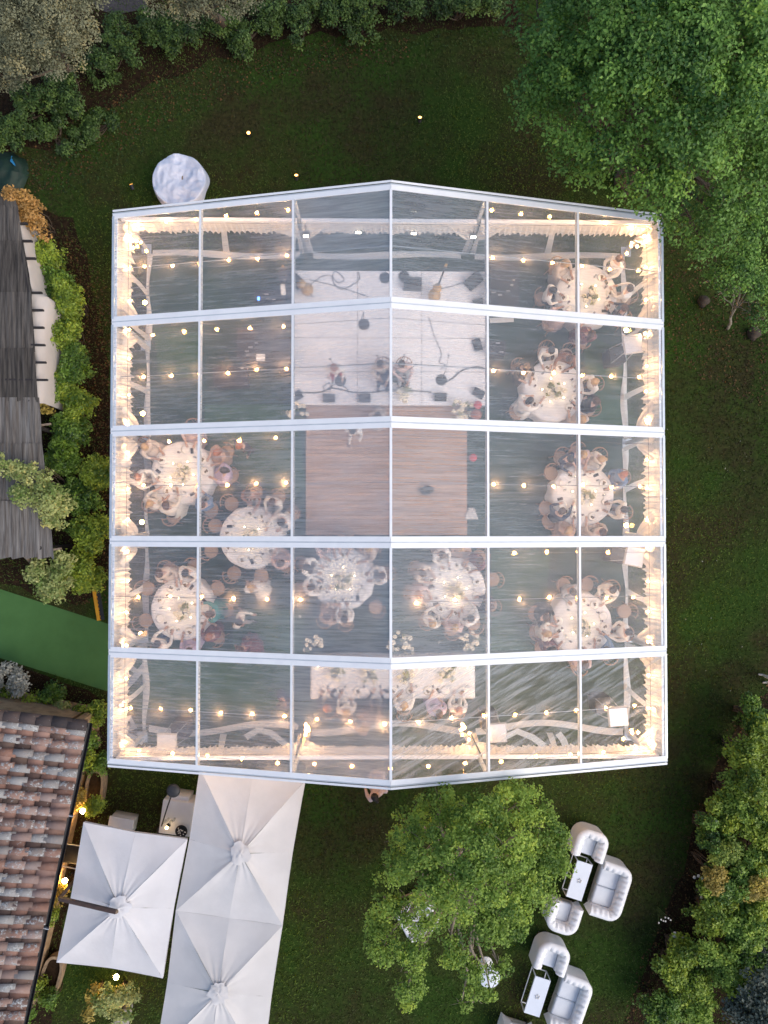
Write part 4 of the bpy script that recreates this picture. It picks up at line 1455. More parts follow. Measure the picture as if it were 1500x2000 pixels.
round_table(887, 1150, 'the round table right of the ridge', [
    (820, 1116, 'beige', 'brown', 'sit', 'long'), (842, 1208, 'cream', 'blond', 'lean'), (886, 1226, 'pink', 'blond', 'sit', 'long'), (920, 1206, 'white', 'dark', 'reach'), (860, 1078, 'white', 'brown', 'sit'), (905, 1070, 'tan', 'blond', 'lean', 'long'), (938, 1092, 'floral', 'brown', 'sit', 'long'), (812, 1158, 'pink', 'red', 'turn', 'long'), (962, 1132, 'x', 'x', 'chair'), (950, 1180, 'dark', 'brown', 'sit')], 39)

# head table
h0, h1 = at(608, 1364, .76), at(926, 1284, .76)
hx, hy = (h0.x + h1.x) / 2, (h0.y + h1.y) / 2
hw, hd = h1.x - h0.x, h1.y - h0.y
t = thing('head_table', 'long rectangular head table under a white cloth near the near gable', 'table', (hx, hy, 0.012))
hr = random.Random(4)


def hc(u, v):
    # cloth: top and a skirt all round, unrolled over u (along) x v (across)
    x, y = (u * 1.24 - .62) * hw, (v * 2.2 - 1.1) * hd
    ox, oy = max(0, abs(x) - hw / 2), max(0, abs(y) - hd / 2)
    drop = min(.7, max(ox, oy) * 1.25)
    fold = .02 * math.sin(11 * (x + y)) * min(1, drop * 3)
    return (max(-hw / 2 - .03 + fold * (ox > 0), min(hw / 2 + .03 + fold * (ox > 0), x)), max(-hd / 2 - .03 + fold * (oy > 0), min(hd / 2 + .03 + fold * (oy > 0), y)), .76 - drop)


MB().grid(hc, 90, 36).build('tablecloth', LINEN, t, True)
MB().box((0, 0, .735), (hw - .04, hd - .04, .03)).build('table_top', CHAIRW, t)
for sx in (-1, 0, 1):
    for sy in (-1, 1):
        MB().box((sx * (hw / 2 - .2), sy * (hd / 2 - .15), .36), (.05, .05, .72)).build('leg', DARKMETAL, t)
for k, (px, py, lab) in enumerate(((653, 1318, 'leftmost'), (720, 1318, 'second from left'), (795, 1324, 'third from left'), (872, 1318, 'rightmost'))):
    p = at(px, py, .8)
    centrepiece('low green flower arrangement on the head table, %s of four' % lab, (p.x, p.y, .775), .26, 60 + k, 10, .25, 'flowers on the head table')
HT = 'the long head table'
spots = [(hx - hw / 2 + .35 + k * (hw - .7) / 8, hy - hd / 2 + .22, 0, 'place %s from left' % HOUR[k + 1]) for k in range(9)]
tableware(hx, hy + 2, .778, spots, HT, 71, [(hx - hw / 2 + .2 + k * (hw - .4) / 9, hy + hd * .3 + .06 * (k % 3), 'spot %s from left' % HOUR[k + 1]) for k in range(10)])
HTP = [(640, 1384, 'dark', 'red', 'sit', 'short', 'leftmost guest'), (672, 1386, 'cream', 'blond', 'lean', 'long', 'second guest from left'), (732, 1384, 'dark', 'dark', 'sit', 'short', 'just left of the ridge'), (790, 1390, 'white', 'blond', 'reach', 'bun', 'just right of the ridge'), (850, 1388, 'lilac', 'brown', 'lean', 'long', 'second guest from right'), (894, 1388, 'white', 'red', 'sit', 'short', 'rightmost guest')]
for px, py, top, hair, pose, hk, lab in HTP:
    p = at(px, py, 1.05)
    y = min(p.y, hy - hd / 2 - .12)
    place_chair('wooden chair at the head table, %s place' % lab, p.x, y - .05, 0, 'chairs at the head table')
    person('person in %s %s at the head table, %s' % (top, 'dress' if hk != 'short' else 'clothes', lab), (p.x, y, .012), pr.uniform(-.2, .2), top, hair, pose, hk, None, hk != 'short', 'guests at the head table')


def stander(px, py, rz, top, hair, pose, hk, label, bottom=None, scale=1.0, shoes=None):
    p = at(px, py, 1.35)
    return person(label, (p.x, p.y, .014), rz, top, hair, pose, hk, bottom, hk != 'short' and not bottom, None, scale, shoes)


stander(475, 868, 2.6, 'dark', 'red', 'stand', 'short', 'waiter in a dark suit standing below the third rafter at left', 'dark')
stander(466, 1210, -1.9, 'cream', 'dark', 'walk', 'short', 'person in cream clothes standing right of the lower left table')
stander(496, 1150, .3, 'white', 'blond', 'stand', 'bun', 'person in a full white gown standing between the two left tables')
stander(476, 1268, .8, 'floral', 'brown', 'stand', 'long', 'person in a dark red floral dress under the fifth rafter at left')
stander(556, 1366, 2.2, 'navy', 'dark', 'walk', 'short', 'person in navy walking left of the head table', 'navy')
stander(716, 1418, 1.4, 'tan', 'blond', 'walk', 'long', 'person in tan walking behind the head table')
stander(738, 812, 3.0, 'beige', 'brown', 'stand', 'long', 'person in beige dress standing between stage and dance floor')
stander(690, 838, 3.0, 'white', 'dark', 'walk', 'short', 'person in white under the third rafter at the dance floor', 'white')
stander(735, 1552, .6, 'pink', 'dark', 'walk', 'bun', 'person with black hair in pink leaving by the near gable ridge end', None)
stander(655, 722, 3.1, 'white', 'red', 'stand', 'short', 'musician in white at the left microphone stand on stage', 'red').location.z = SZ + .004
for px, py, top, lab in ((748, 716, 'beige', 'left'), (790, 716, 'pink', 'right')):
    p = at(px, py, 1.3)
    place_chair('wooden chair on the stage just %s of the ridge bar' % lab, p.x, p.y + .05, math.pi, 'chairs on the stage').location.z = SZ + .004
    person('musician in %s clothes seated on stage just %s of the ridge bar' % (top, lab), (p.x, p.y, SZ + .004), math.pi, top, 'brown', 'lean', 'short', None, False, 'musicians on the stage')
p = at(1506, 1335, .9)
person('person at the right picture edge, only two pale shoes in view', (p.x + .26, p.y - .02, 0.004), 1.57, 'cream', 'brown', 'stand', 'short', 'cream', False, None, 1.0, SHOEW)

# loose things on the marquee floor
WC = cloth('loose_white_cloth', (.80, .77, .74), .2)
p = at(921, 1003, .05)
mb = MB()
mb.grid(lambda u, v: ((u - .5) * .42 * (1 - .6 * v), (v - .5) * .36, .02 + .05 * math.sin(8 * u + 4 * v) ** 2), 10, 10)
tag(mb.build('white_cloth', WC, None, True, (p.x, p.y, .012)), 'crumpled white cloth dropped at the right edge of the dance floor', 'cloth')
p = at(833, 957, .1)
t = thing('wire_bundle', 'dark tangled bundle lying on the right half of the dance floor', 'bundle', (p.x, p.y, .042))
mb = MB()
wr = random.Random(3)
for k in range(26):
    a = wr.uniform(0, 6.28)
    q = [(.24 * math.cos(a + j * .5) * wr.uniform(.5, 1), .15 * math.sin(a + j * .5) * wr.uniform(.5, 1), .02 + .14 * wr.random()) for j in range(5)]
    mb.tube(q, .010, 4)
mb.build('tangle', BLACK, t, True)
mb = MB()
mb.lathe([(.10, .0), (.12, .05), (.06, .09)], 10)
mb.build('core', GRILLE, t, True)
for px, py, r, nb, lab in ((610, 1262, .30, 16, 'floor flowers left of the fifth rafter middle'), (785, 1262, .42, 22, 'widest floor flowers at the ridge before the head table'), (915, 1252, .30, 16, 'floor flowers right before the head table'), (902, 802, .36, 24, 'large pale flowers at the right front stage corner'), (580, 806, .30, 16, 'pale flowers at the left front stage corner'), (789, 771, .24, 14, 'yellow green flowers on the stage front right of the ridge')):
    p = at(px, py, .4)
    centrepiece('cream ' + lab if 'flowers' in lab and not lab.startswith(('pale', 'yellow', 'large', 'widest')) else lab, (p.x, p.y, SZ + .004 if py == 771 else .014), r, int(px), nb, .55)
PETAL = M('petal_white', (.80, .77, .70), None, 6, .8)
for k, (px, py) in enumerate(((800, 1249), (858, 1254), (586, 1204), (894, 1240), (910, 1247), (925, 1243), (914, 1239))):
    p = at(px, py, .03)
    o = MB().grid(lambda u, v: ((u - .5) * .10, (v - .5) * .05, .012 + .02 * u * v), 2, 2).build('fallen_blossom', PETAL, None, True, (p.x, p.y, .012), (0, 0, k))
    tag(o, 'small white blossom dropped on the floor before the head table', 'blossom', 'fallen blossoms')

# ------------------------------------------------------------------ pyramid heaters
HOOD = M('heater_hood', (.74, .76, .80), (.64, .66, .70), 6, .25, metal=.4)
for px, py, rz, lab in ((325, 1453, .0, 'near left bay by the gable'), (971, 1432, .05, 'near gable right of the head table'), (1208, 1400, .1, 'near right bay among roof streaks'), (1240, 1087, -.2, 'right wall below the fourth rafter'), (1237, 671, .15, 'right wall below the second rafter')):
    p = at(px, py, 2.1)
    t = thing('patio_heater', 'pyramid patio heater with square metal hood, ' + lab, 'heater', (p.x, p.y, .012), rz, 'pyramid heaters along the walls')
    MB().rbox((0, 0, .35), (.48, .48, .70), .01, n=1).build('base_cabinet', BLACK, t)
    for sx in (-1, 1):
        for sy in (-1, 1):
            MB().tube([(sx * .22, sy * .22, .7), (sx * .13, sy * .13, 2.02)], .013, 5).build('post', HOOD, t)
    MB().lathe([(.05, .72), (.05, 1.9)], 10).build('glass_tube', GLASSM, t, True)
    b_ = MB()
    b_.add([(-.28, -.28, 2.03), (.28, -.28, 2.03), (.28, .28, 2.03), (-.28, .28, 2.03), (-.25, -.25, 2.10), (.25, -.25, 2.10), (.25, .25, 2.10), (-.25, .25, 2.10)], [(3, 2, 1, 0), (4, 5, 6, 7), (0, 1, 5, 4), (1, 2, 6, 5), (2, 3, 7, 6), (3, 0, 4, 7)])
    b_.build('hood', HOOD, t)
# long white sash ribbons fallen on the near gable floor
for k, (pts, lab) in enumerate((([(480, 1440), (505, 1425), (530, 1432), (560, 1455), (575, 1470)], 'left of the left bulb cluster'), ([(985, 1440), (1010, 1428), (1040, 1440), (1062, 1456)], 'left of the near right purlin'), ([(1090, 1432), (1100, 1445), (1108, 1465), (1118, 1470)], 'short and bent by the near right purlin'), ([(250, 1300), (268, 1312), (282, 1300), (262, 1325), (236, 1352)], 'looped in the near left corner bay'), ([(232, 1410), (255, 1402), (262, 1420), (245, 1432), (280, 1450)], 'crumpled in the near left corner'))):
    P = [at(x, y, .05) for x, y in pts]
    mb = MB()
    vs, fs = [], []
    for i, q in enumerate(P):
        d = (P[min(i + 1, len(P) - 1)] - P[max(i - 1, 0)]).normalized()
        w = Vector((-d.y, d.x, 0)) * .10
        vs += [q + w + Vector((0, 0, .02 + .05 * (i % 2))), q - w + Vector((0, 0, -.02))]
    fs = [(2 * i, 2 * i + 1, 2 * i + 3, 2 * i + 2) for i in range(len(P) - 1)]
    mb.add(vs, fs)
    tag(mb.build('sash', DRAPE, None, True), 'white fabric sash lying on the floor, ' + lab, 'sash', 'fallen sashes')
from mathutils import noise as mnoise

# ================================================================== TILED HOUSE (lower left)
EZ = 2.15                                              # eave height
g0, g1 = at(168, 1412, EZ), at(28, 2060, EZ)
gv = Vector((g1.x - g0.x, g1.y - g0.y, 0))
glen = gv.length
gv.normalize()
gu = Vector((gv.y, -gv.x, 0))                          # up-slope, away from the gutter
if gu.x > 0: gu = -gu
SL = math.tan(RAD(16))
upv = Vector((gu.x, gu.y, SL))
nrm_ = upv.cross(gv).normalized()
if nrm_.z < 0: nrm_ = -nrm_
house = thing('tiled_house', 'stone house with weathered terracotta barrel tile roof and dark gutter', 'house', g0)
RW = 3.6                                               # roof run modelled from the gutter


def tile_mat(name, stops, lich):
    m, n, l, out = nt(name)
    p = n.new('ShaderNodeBsdfPrincipled')
    p.inputs['Roughness'].default_value = .9
    p.inputs['Specular IOR Level'].default_value = .15
    oi = n.new('ShaderNodeObjectInfo')
    r = ramp(n, l, oi.outputs['Random'], stops)
    r.color_ramp.interpolation = 'EASE'
    # the noise is shifted for each tile so that no two wear alike
    tc = n.new('ShaderNodeTexCoord')
    ad = n.new('ShaderNodeVectorMath'); ad.operation = 'ADD'
    ml = n.new('ShaderNodeMath'); ml.operation = 'MULTIPLY'; ml.inputs[1].default_value = 37.0
    l.new(oi.outputs['Random'], ml.inputs[0])
    l.new(tc.outputs['Object'], ad.inputs[0]); l.new(ml.outputs[0], ad.inputs[1])
    t = n.new('ShaderNodeTexNoise'); t.inputs['Scale'].default_value = 9; t.inputs['Detail'].default_value = 6; t.inputs['Roughness'].default_value = .7
    l.new(ad.outputs[0], t.inputs['Vector'])
    f = ramp(n, l, t.outputs['Fac'], [(lich, (0, 0, 0)), (lich + .10, (1, 1, 1))])
    t2 = n.new('ShaderNodeTexNoise'); t2.inputs['Scale'].default_value = 24; t2.inputs['Detail'].default_value = 4
    l.new(ad.outputs[0], t2.inputs['Vector'])
    lc = ramp(n, l, t2.outputs['Fac'], [(.30, (.05, .045, .045)), (.42, (.25, .26, .26)), (.62, (.48, .50, .50))])
    # each tile carries its own share of lichen
    sep = n.new('ShaderNodeMath'); sep.operation = 'FRACT'
    m3 = n.new('ShaderNodeMath'); m3.operation = 'MULTIPLY'; m3.inputs[1].default_value = 7.31
    l.new(oi.outputs['Random'], m3.inputs[0]); l.new(m3.outputs[0], sep.inputs[0])
    gate = ramp(n, l, sep.outputs[0], [(.25, (.10, .10, .10)), (.45, (1, 1, 1))])
    mu = n.new('ShaderNodeMath'); mu.operation = 'MULTIPLY'
    l.new(f.outputs['Color'], mu.inputs[0]); l.new(gate.outputs['Color'], mu.inputs[1])
    mx = n.new('ShaderNodeMixRGB')
    l.new(mu.outputs[0], mx.inputs['Fac']); l.new(r.outputs['Color'], mx.inputs[1]); l.new(lc.outputs['Color'], mx.inputs[2])
    l.new(mx.outputs[0], p.inputs['Base Color'])
    b = n.new('ShaderNodeBump'); b.inputs['Strength'].default_value = .6; b.inputs['Distance'].default_value = .02
    l.new(t2.outputs['Fac'], b.inputs['Height']); l.new(b.outputs[0], p.inputs['Normal'])
    l.new(p.outputs[0], out.inputs['Surface'])
    return m


TILE_C = tile_mat('cover_tile_clay', [(0, (.24, .135, .10)), (.18, (.30, .20, .165)), (.36, (.16, .11, .095)), (.5, (.33, .24, .21)), (.62, (.22, .19, .175)), (.8, (.27, .26, .25)), (1, (.31, .30, .29))], .50)
TILE_P = tile_mat('pan_tile_clay', [(0, (.075, .055, .05)), (.3, (.20, .115, .09)), (.6, (.30, .18, .14)), (.8, (.12, .085, .07)), (1, (.34, .22, .18))], .60)
TILE_V = tile_mat('verge_tile_clay', [(0, (.045, .04, .042)), (1, (.09, .07, .065))], .62)


def tile_mesh(name, mat, r0, r1, L, arc, flip):
    mb = MB()
    k = 7
    vs = []
    for e, (x, r) in enumerate(((0, r0), (L, r1))):
        for th in (0, .014):
            for j in range(k + 1):
                a = math.pi / 2 + RAD(arc) * (j / k - .5)
                rr = r - th
                y, z = rr * math.cos(a), rr * math.sin(a) - r * math.cos(RAD(arc) / 2)
                vs.append((x, y, -z if flip else z))
    m = k + 1
    fs = []
    for j in range(k):
        fs.append((j, j + 1, 2 * m + j + 1, 2 * m + j))
        fs.append((m + j + 1, m + j, 3 * m + j, 3 * m + j + 1))
        fs.append((j, m + j, m + j + 1, j + 1))
        fs.append((2 * m + j + 1, 3 * m + j + 1, 3 * m + j, 2 * m + j))
    mb.add(vs, fs)
    return mb.mesh(name, mat, True)


TLEN, TSTEP, TP = .50, .405, .372
cover_me = tile_mesh('cover_tile', TILE_C, .125, .100, TLEN, 165, False)
pan_me = tile_mesh('pan_tile', TILE_P, .135, .115, TLEN, 140, True)
verge_me = tile_mesh('verge_tile', TILE_V, .16, .15, TLEN, 170, False)
basis = Matrix((upv.normalized(), gv, nrm_)).transposed()
brot = basis.to_euler()
uh = upv.normalized()
tr_ = random.Random(8)
nrow = int(glen / TP)
ncol = int(RW / TSTEP / uh.xy.length) + 1
for i in range(nrow + 1):
    for c in range(ncol):
        for kind in ('cover', 'pan'):
            me = cover_me if kind == 'cover' else pan_me
            v = i * TP + (.24 if kind == 'cover' else .24 + TP / 2)
            if v > glen - .1: continue
            q = gv * (v + tr_.uniform(-.012, .012)) + uh * (c * TSTEP - .06 + tr_.uniform(-.015, .015)) + nrm_ * ((.085 if kind == 'cover' else .10) + .012 * 1 + tr_.uniform(-.006, .006))
            e = (basis @ Euler((tr_.uniform(-.05, .05), -.045, tr_.uniform(-.03, .03))).to_matrix()).to_euler()
            link(kind + '_tile', me, house, q, e)
for c in range(ncol):
    q = gv * .02 + uh * (c * TSTEP - .04) + nrm_ * .13
    link('verge_tile', verge_me, house, q, (basis @ Euler((0, -.045, tr_.uniform(-.03, .03))).to_matrix()).to_euler())
DECKB = M('roof_board', (.05, .035, .025), None, 8, .9)
a, b, c, d = Vector(), gv * glen, gv * glen + uh * RW, uh * RW
MB().add([a, b, c, d, a - nrm_ * .06, b - nrm_ * .06, c - nrm_ * .06, d - nrm_ * .06], [(0, 1, 2, 3), (7, 6, 5, 4), (0, 4, 5, 1), (1, 5, 6, 2), (2, 6, 7, 3), (3, 7, 4, 0)]).build('roof_deck', DECKB, house)
GUT = M('gutter_metal', (.022, .022, .026), (.014, .014, .016), 6, .4, metal=.3)
mb = MB()
gp = [(math.cos(math.pi + math.pi * k / 8) * .075, math.sin(math.pi + math.pi * k / 8) * .075) for k in range(9)]
vs = [gv * (w * glen) - gu * .10 + gu * x + Vector((0, 0, -.01 + z)) for w in (0, 1) for x, z in gp]
mb.add(vs, [(j, j + 1, 9 + j + 1, 9 + j) for j in range(8)])
mb.tube([gv * 0 - gu * .175, gv * glen - gu * .175], .012, 6)
mb.build('gutter', GUT, house)
STONE = M('house_stone', (.36, .26, .16), (.22, .15, .09), 4, .9, .8, 14)
wpos = gu * .32
MB().obox(wpos + gv * glen / 2 + Vector((0, 0, -EZ / 2 - .04)) + gu * .1, gu * .1, gv * (glen / 2 - .15), (0, 0, EZ / 2 - .02)).build('wall', STONE, house)
MB().obox(wpos + gu * 1.9 + gv * .25 + Vector((0, 0, -EZ / 2 - .04)), gu * 1.6, gv * .1, (0, 0, EZ / 2 - .02)).build('wall', STONE, house)
for w in (.28, .62):
    MB().obox(gv * glen * w - gu * .10 + Vector((0, 0, -.03)), gu * .10, gv * .012, (0, 0, .05)).build('gutter_bracket', HOOD, house)

# ================================================================== REED SHELTER (left)
RZ = 2.35
REED = M('reed', (.135, .120, .105), (.030, .027, .025), 2.2, .95, .9, 9, stretch=(8, .45, 1), lo=.3, hi=.7, spec=.1, rnd=.18)
REED2 = M('reed_pale', (.26, .245, .225), (.060, .045, .035), 1.8, .95, .9, 9, stretch=(7, .4, 1), lo=.3, hi=.7, spec=.1, rnd=.10)
s0_ = at(0, 900, RZ)
shel = thing('reed_shelter', 'shelter roofed with dark overlapping reed mats beside the hedge', 'shelter', (s0_.x, s0_.y, 0))


def mat_strip(edge_top, edge_bot, ytop, ybot, mat, z, seed):
    rr = random.Random(seed)
    a = [at(-130, ytop, z), at(edge_top, ytop, z), at(-130, ybot, z), at(edge_bot, ybot, z)]
    mb = MB()
    nu = 60

    def fn(u, v):
        t0, t1 = a[0].lerp(a[1], u), a[2].lerp(a[3], u)
        q = t0.lerp(t1, v)
        jag = (.035 * ((i_ := int(u * 60)) * 7919 % 13 - 6) / 6) * (1 if v > .98 else 0)
        return (q.x - s0_.x, q.y - s0_.y + jag, z + .03 * mnoise.noise(Vector((q.x * 16, q.y * .7, seed))) + .03 * mnoise.noise(Vector((q.x * 2.5, q.y * 1.2, seed + 5))) - .05 * v)
    mb.grid(fn, nu * 2, 6)
    mb.build('reed_mat', mat, shel, True)


edges = [(376, 25), (400, 34), (470, 43), (570, 61), (680, 67), (778, 73)]
for k in range(5):
    (y0, e0), (y1, e1) = edges[k], edges[k + 1]
    mat_strip(e0, e1, y0, y1 + 5, REED, RZ + .10 - .02 * k, k)
for k, (y0, y1, e0, e1) in enumerate(((776, 872, 76, 82), (866, 985, 82, 95), (978, 1090, 94, 104))):
    mat_strip(e0, e1, y0, y1, REED2, RZ - .02 - .02 * k, 10 + k)
TIMB = M('dark_timber', (.030, .026, .026), None, 10, .8)
TIMP = M('pale_timber', (.26, .20, .14), (.18, .13, .09), 10, .8)
for px, py in ((40, 437), (49, 471), (56, 505), (68, 572), (71, 606), (72, 640), (74, 674), (76, 708), (79, 742)):
    q = at(px, py, RZ - .06)
    MB().box((q.x - s0_.x - .55, q.y - s0_.y, RZ - .06), (1.5, .05, .09)).build('rafter_end', TIMB, shel)
for px, py, pw_ in ((78, 832, .8), (95, 1076, .9)):
    q = at(px, py, RZ - .16)
    MB().box((q.x - s0_.x - .1, q.y - s0_.y, RZ - .17), (pw_, .05, .07), .15).build('rafter_end', TIMP, shel)
for px, py in ((25, 440), (58, 640), (70, 830), (88, 1070)):
    q = at(px, py, RZ - .1)
    MB().tube([(q.x - s0_.x - .15, q.y - s0_.y, 0), (q.x - s0_.x - .15, q.y - s0_.y, RZ - .1)], .06, 8).build('post', TIMB, shel)
q0, q1 = at(28, 410, RZ - .02), at(60, 590, RZ - .02)
MB().tube([(q0.x - s0_.x, q0.y - s0_.y, RZ), (q1.x - s0_.x, q1.y - s0_.y, RZ)], .03, 6).build('edge_pole', TIMB, shel)
q0, q1 = at(84, 1080, .9), at(85, 1135, .3)
MB().tube([(q0.x - s0_.x, q0.y - s0_.y, RZ - .2), (q1.x - s0_.x, q1.y - s0_.y, .0)], .05, 7).build('post', TIMP, shel)
# white side curtain swelling out from under the mats, two lengths
CANVAS = cloth('canvas', (.62, .57, .53), .15, .2, 12)


def curtain(label, prof, seed):
    mb = MB()
    rows_ = [(at(xi, y, RZ - .18), at(xo, y, 1.75)) for y, xi, xo in prof]

    def fn(u, v):
        k = u * (len(rows_) - 1)
        i = min(int(k), len(rows_) - 2)
        f = k - i
        a = rows_[i][0].lerp(rows_[i + 1][0], f)
        b = rows_[i][1].lerp(rows_[i + 1][1], f)
        q = a.lerp(b, min(1, v * 1.6)) if v < .625 else b
        z = RZ - .18 - .42 * v if v < .625 else 1.9 - 1.75 * (v - .625) / .375
        bul = .10 * math.sin(math.pi * min(1, v * 1.6))
        return (q.x, q.y, z + bul + .03 * mnoise.noise(Vector((u * 7, v * 4, seed))))
    mb.grid(fn, 40, 10)
    o = mb.build('white_curtain', CANVAS, None, True)
    return tag(o, label, 'curtain')


curtain('upper white canvas curtain bulging from the reed shelter edge', [(425, 36, 44), (450, 40, 56), (480, 46, 64), (520, 54, 70), (555, 60, 76), (575, 62, 82)], 1)
curtain('lower white canvas curtain of the reed shelter with a folded top corner', [(570, 62, 80), (585, 62, 101), (600, 62, 102), (625, 63, 99), (650, 64, 96), (700, 68, 96), (740, 70, 95), (775, 73, 96), (790, 74, 92)], 3)

# ================================================================== PARASOLS
SHADE = cloth('parasol_canvas', (.77, .76, .77), .18, .25, 10, .92, .85, 1.3)
SHADE2 = cloth('parasol_canvas_aged', (.76, .735, .72), .18, .25, 9, .90, .85, 1.1)
WOODD = M('parasol_wood', (.075, .045, .035), (.045, .028, .022), 8, .5, .1, 40)


def canopy(parent, corners, hub, mat, fr=.12, seed=1, flat=()):
    """square canopy of eight sewn panels sagging between ribs; each panel is a part"""
    ring = []
    for i in range(4):
        a, b = Vector(corners[i]), Vector(corners[(i + 1) % 4])
        m_ = a.lerp(b, .5)
        ring += [a, m_ if i in flat else m_ + (Vector(hub) - m_) * .028 - Vector((0, 0, .03))]
    hub = Vector(hub)
    for i in range(8):
        a, b = ring[i], ring[(i + 1) % 8]
        n_ = (a - hub).cross(b - hub).normalized()
        if n_.z < 0: n_ = -n_
        mb = MB()

        def fn(u, v, a=a, b=b, n_=n_, i=i):
            t = .10 + .90 * u
            e = a.lerp(b, v)
            q = hub.lerp(e, t)
            sag = .045 * math.sin(math.pi * v) * math.sin(math.pi * min(1, u * 1.0) * .9)
            wr = .016 * math.sin(34 * v + seed + 5 * u) * (1 - u) ** 2 + .012 * mnoise.noise(Vector((u * 6, v * 6, seed + i)))
            return q - n_ * (sag + wr)
        mb.grid(fn, 12, 8)
        o = mb.build('canopy_panel', mat, parent, True)
        vm = MB()
        vm.grid(lambda u, v, a=a, b=b: a.lerp(b, u) - Vector((0, 0, .11 * v + .004)) + (hub - a.lerp(b, u)).normalized() * .012 * v, 6, 2)
        vm.build('valance', mat, o, True)
        rb = MB()
        rb.tube([hub - Vector((0, 0, .08)), a - Vector((0, 0, .05))], .014, 5)
        rb.build('rib', WOODD, parent)
    # vent cap: small crumpled hood over the hub
    cap = MB()
    rr = random.Random(seed)
    js = [rr.uniform(.8, 1.2) for _ in range(24)]
    cap.grid(lambda u, v: (hub.x + (.001 + .29 * u) * math.cos(6.2832 * v) * js[int(v * 24) % 24], hub.y + (.001 + .29 * u) * math.sin(6.2832 * v) * js[int(v * 24) % 24], hub.z + .03 - .05 * u + .05 * mnoise.noise(Vector((math.cos(6.2832 * v) * u * 5, math.sin(6.2832 * v) * u * 5, seed)))), 5, 24)
    cap.build('vent_cap', mat, parent, True)


PZ = 2.35
cs = [at(163, 1606, PZ), at(366, 1639, PZ), at(318, 1911, PZ), at(110, 1880, PZ)]
hb = at(232, 1773, PZ + .50)
t = thing('square_parasol', 'square white cantilever parasol with dark wooden arm beside the tiled house', 'parasol', (0, 0, 0))
canopy(t, cs, hb, SHADE, seed=2)
m0 = at(118, 1752, 2.95)
MB().tube([(m0.x, m0.y, 0), (m0.x, m0.y, 3.0)], .05, 8).build('mast', WOODD, t)
MB().obox((Vector((m0.x, m0.y, 3.02)) + Vector(hb) + Vector((0, 0, .22))) / 2 + Vector((0, 0, .0)), (Vector((hb.x - m0.x, hb.y - m0.y, hb.z + .20 - 3.02))) / 2, Vector((-(hb.y - m0.y), hb.x - m0.x, 0)).normalized() * .045, (0, 0, .05)).build('arm', WOODD, t)
MB().sphere((hb.x, hb.y, hb.z + .2), .06, 10, 8).build('finial', TIMP, t, True)
MB().box((m0.x, m0.y, .06), (.9, .9, .10)).build('base_slab', STONE, t)

t = thing('double_parasol', 'large aged white parasol of two joined square canopies touching the marquee', 'parasol', (0, 0, 0))
PZ = 2.30
A, B_, C_, D_, E_, F_ = at(390, 1500, PZ), at(597, 1524, PZ), at(552, 1808, PZ), at(343, 1779, PZ), at(514, 2090, PZ), at(303, 2062, PZ)
canopy(t, [A, B_, C_, D_], at(469, 1667, PZ + .50), SHADE2, seed=4, flat=(2,))
dz_ = Vector((0, 0, -.012))
canopy(t, [D_ + dz_, C_ + dz_, E_, F_], at(426, 1940, PZ + .50), SHADE2, seed=7, flat=(0,))
for px, py in ((469, 1667), (426, 1940)):
    q = at(px, py, PZ + .6)
    MB().tube([(q.x, q.y, 0), (q.x, q.y, PZ + .44)], .04, 8).build('pole', WOODD, t)
    MB().lathe([(.4, .01), (.4, .06), (.06, .10)], 20, (q.x, q.y, 0)).build('base', STONE, t, True)

# ================================================================== BAR TABLE AND LAMPS BY THE PARASOLS
tc_ = [at(318, 1562, .72), at(379, 1570, .72), at(372, 1636, .72), at(308, 1626, .72)]
bc = sum(tc_, Vector()) / 4
bar = thing('bar_table', 'high table under a white cloth between the two parasols', 'table', (bc.x, bc.y, 0))
lx = (tc_[1] - tc_[0]).length
ly = (tc_[2] - tc_[1]).length
brz = math.atan2(tc_[1].y - tc_[0].y, tc_[1].x - tc_[0].x)
MB().rbox((0, 0, .37), (lx, ly, .70), .03, brz).build('tablecloth', LINEN, bar, True)
MB().rbox((0.05, ly * .5 + .05, .30), (lx * .62, .14, .60), .02, brz).build('cloth_fold', LINEN, bar, True)
p = at(355, 1622, .78)
t = thing('wire_bowl', 'round black bowl with pale pattern on the bar table', 'bowl', (p.x, p.y, .725))
MB().lathe([(.08, 0), (.15, .05), (.18, .11), (.17, .11), (.14, .05), (.02, .02)], 20).build('shell', BLACK, t, True)
dr_ = random.Random(2)
for k in range(16):
    a, r = dr_.uniform(0, 6.28), .13 * math.sqrt(dr_.random())
    MB().sphere((r * math.cos(a), r * math.sin(a), .10), .018, 6, 4).build('ball', PAPER, t, True)
p = at(311, 1630, .3)
q = at(338, 1545, 2.0) - p
t = thing('floor_lamp', 'black arc lamp with round black shade leaning over the bar table', 'lamp', (p.x, p.y, 0))
MB().lathe([(.16, .0), (.16, .03), (.04, .06)], 20).build('base', BLACK, t, True)
MB().tube([(0, 0, .05), (q.x * .25, q.y * .25, .8), (q.x * .7, q.y * .7, 1.6), (q.x, q.y, 1.98)], .020, 6).build('pole', BLACK, t)
MB().lathe([(.19, 0), (.19, .02), (.14, .05), (.03, .07)], 24, (q.x, q.y, 1.96)).build('shade', BLACK, t, True)
LAMPW = emit('lamp_warm', (1.0, .66, .30), 14.0)
b_ = at(326, 1616, .9)
l_ = thing('table_lamp', 'small glowing lamp on the bar table corner', 'lamp', (b_.x, b_.y, .725))
MB().lathe([(.06, 0), (.05, .02), (.015, .04), (.015, .16)], 12).build('foot', BLACK, l_, True)
MB().sphere((0, 0, .20), .045, 10, 7).build('bulb', LAMPW, l_, True)
p = at(330, 1604, .8)
mb = MB()
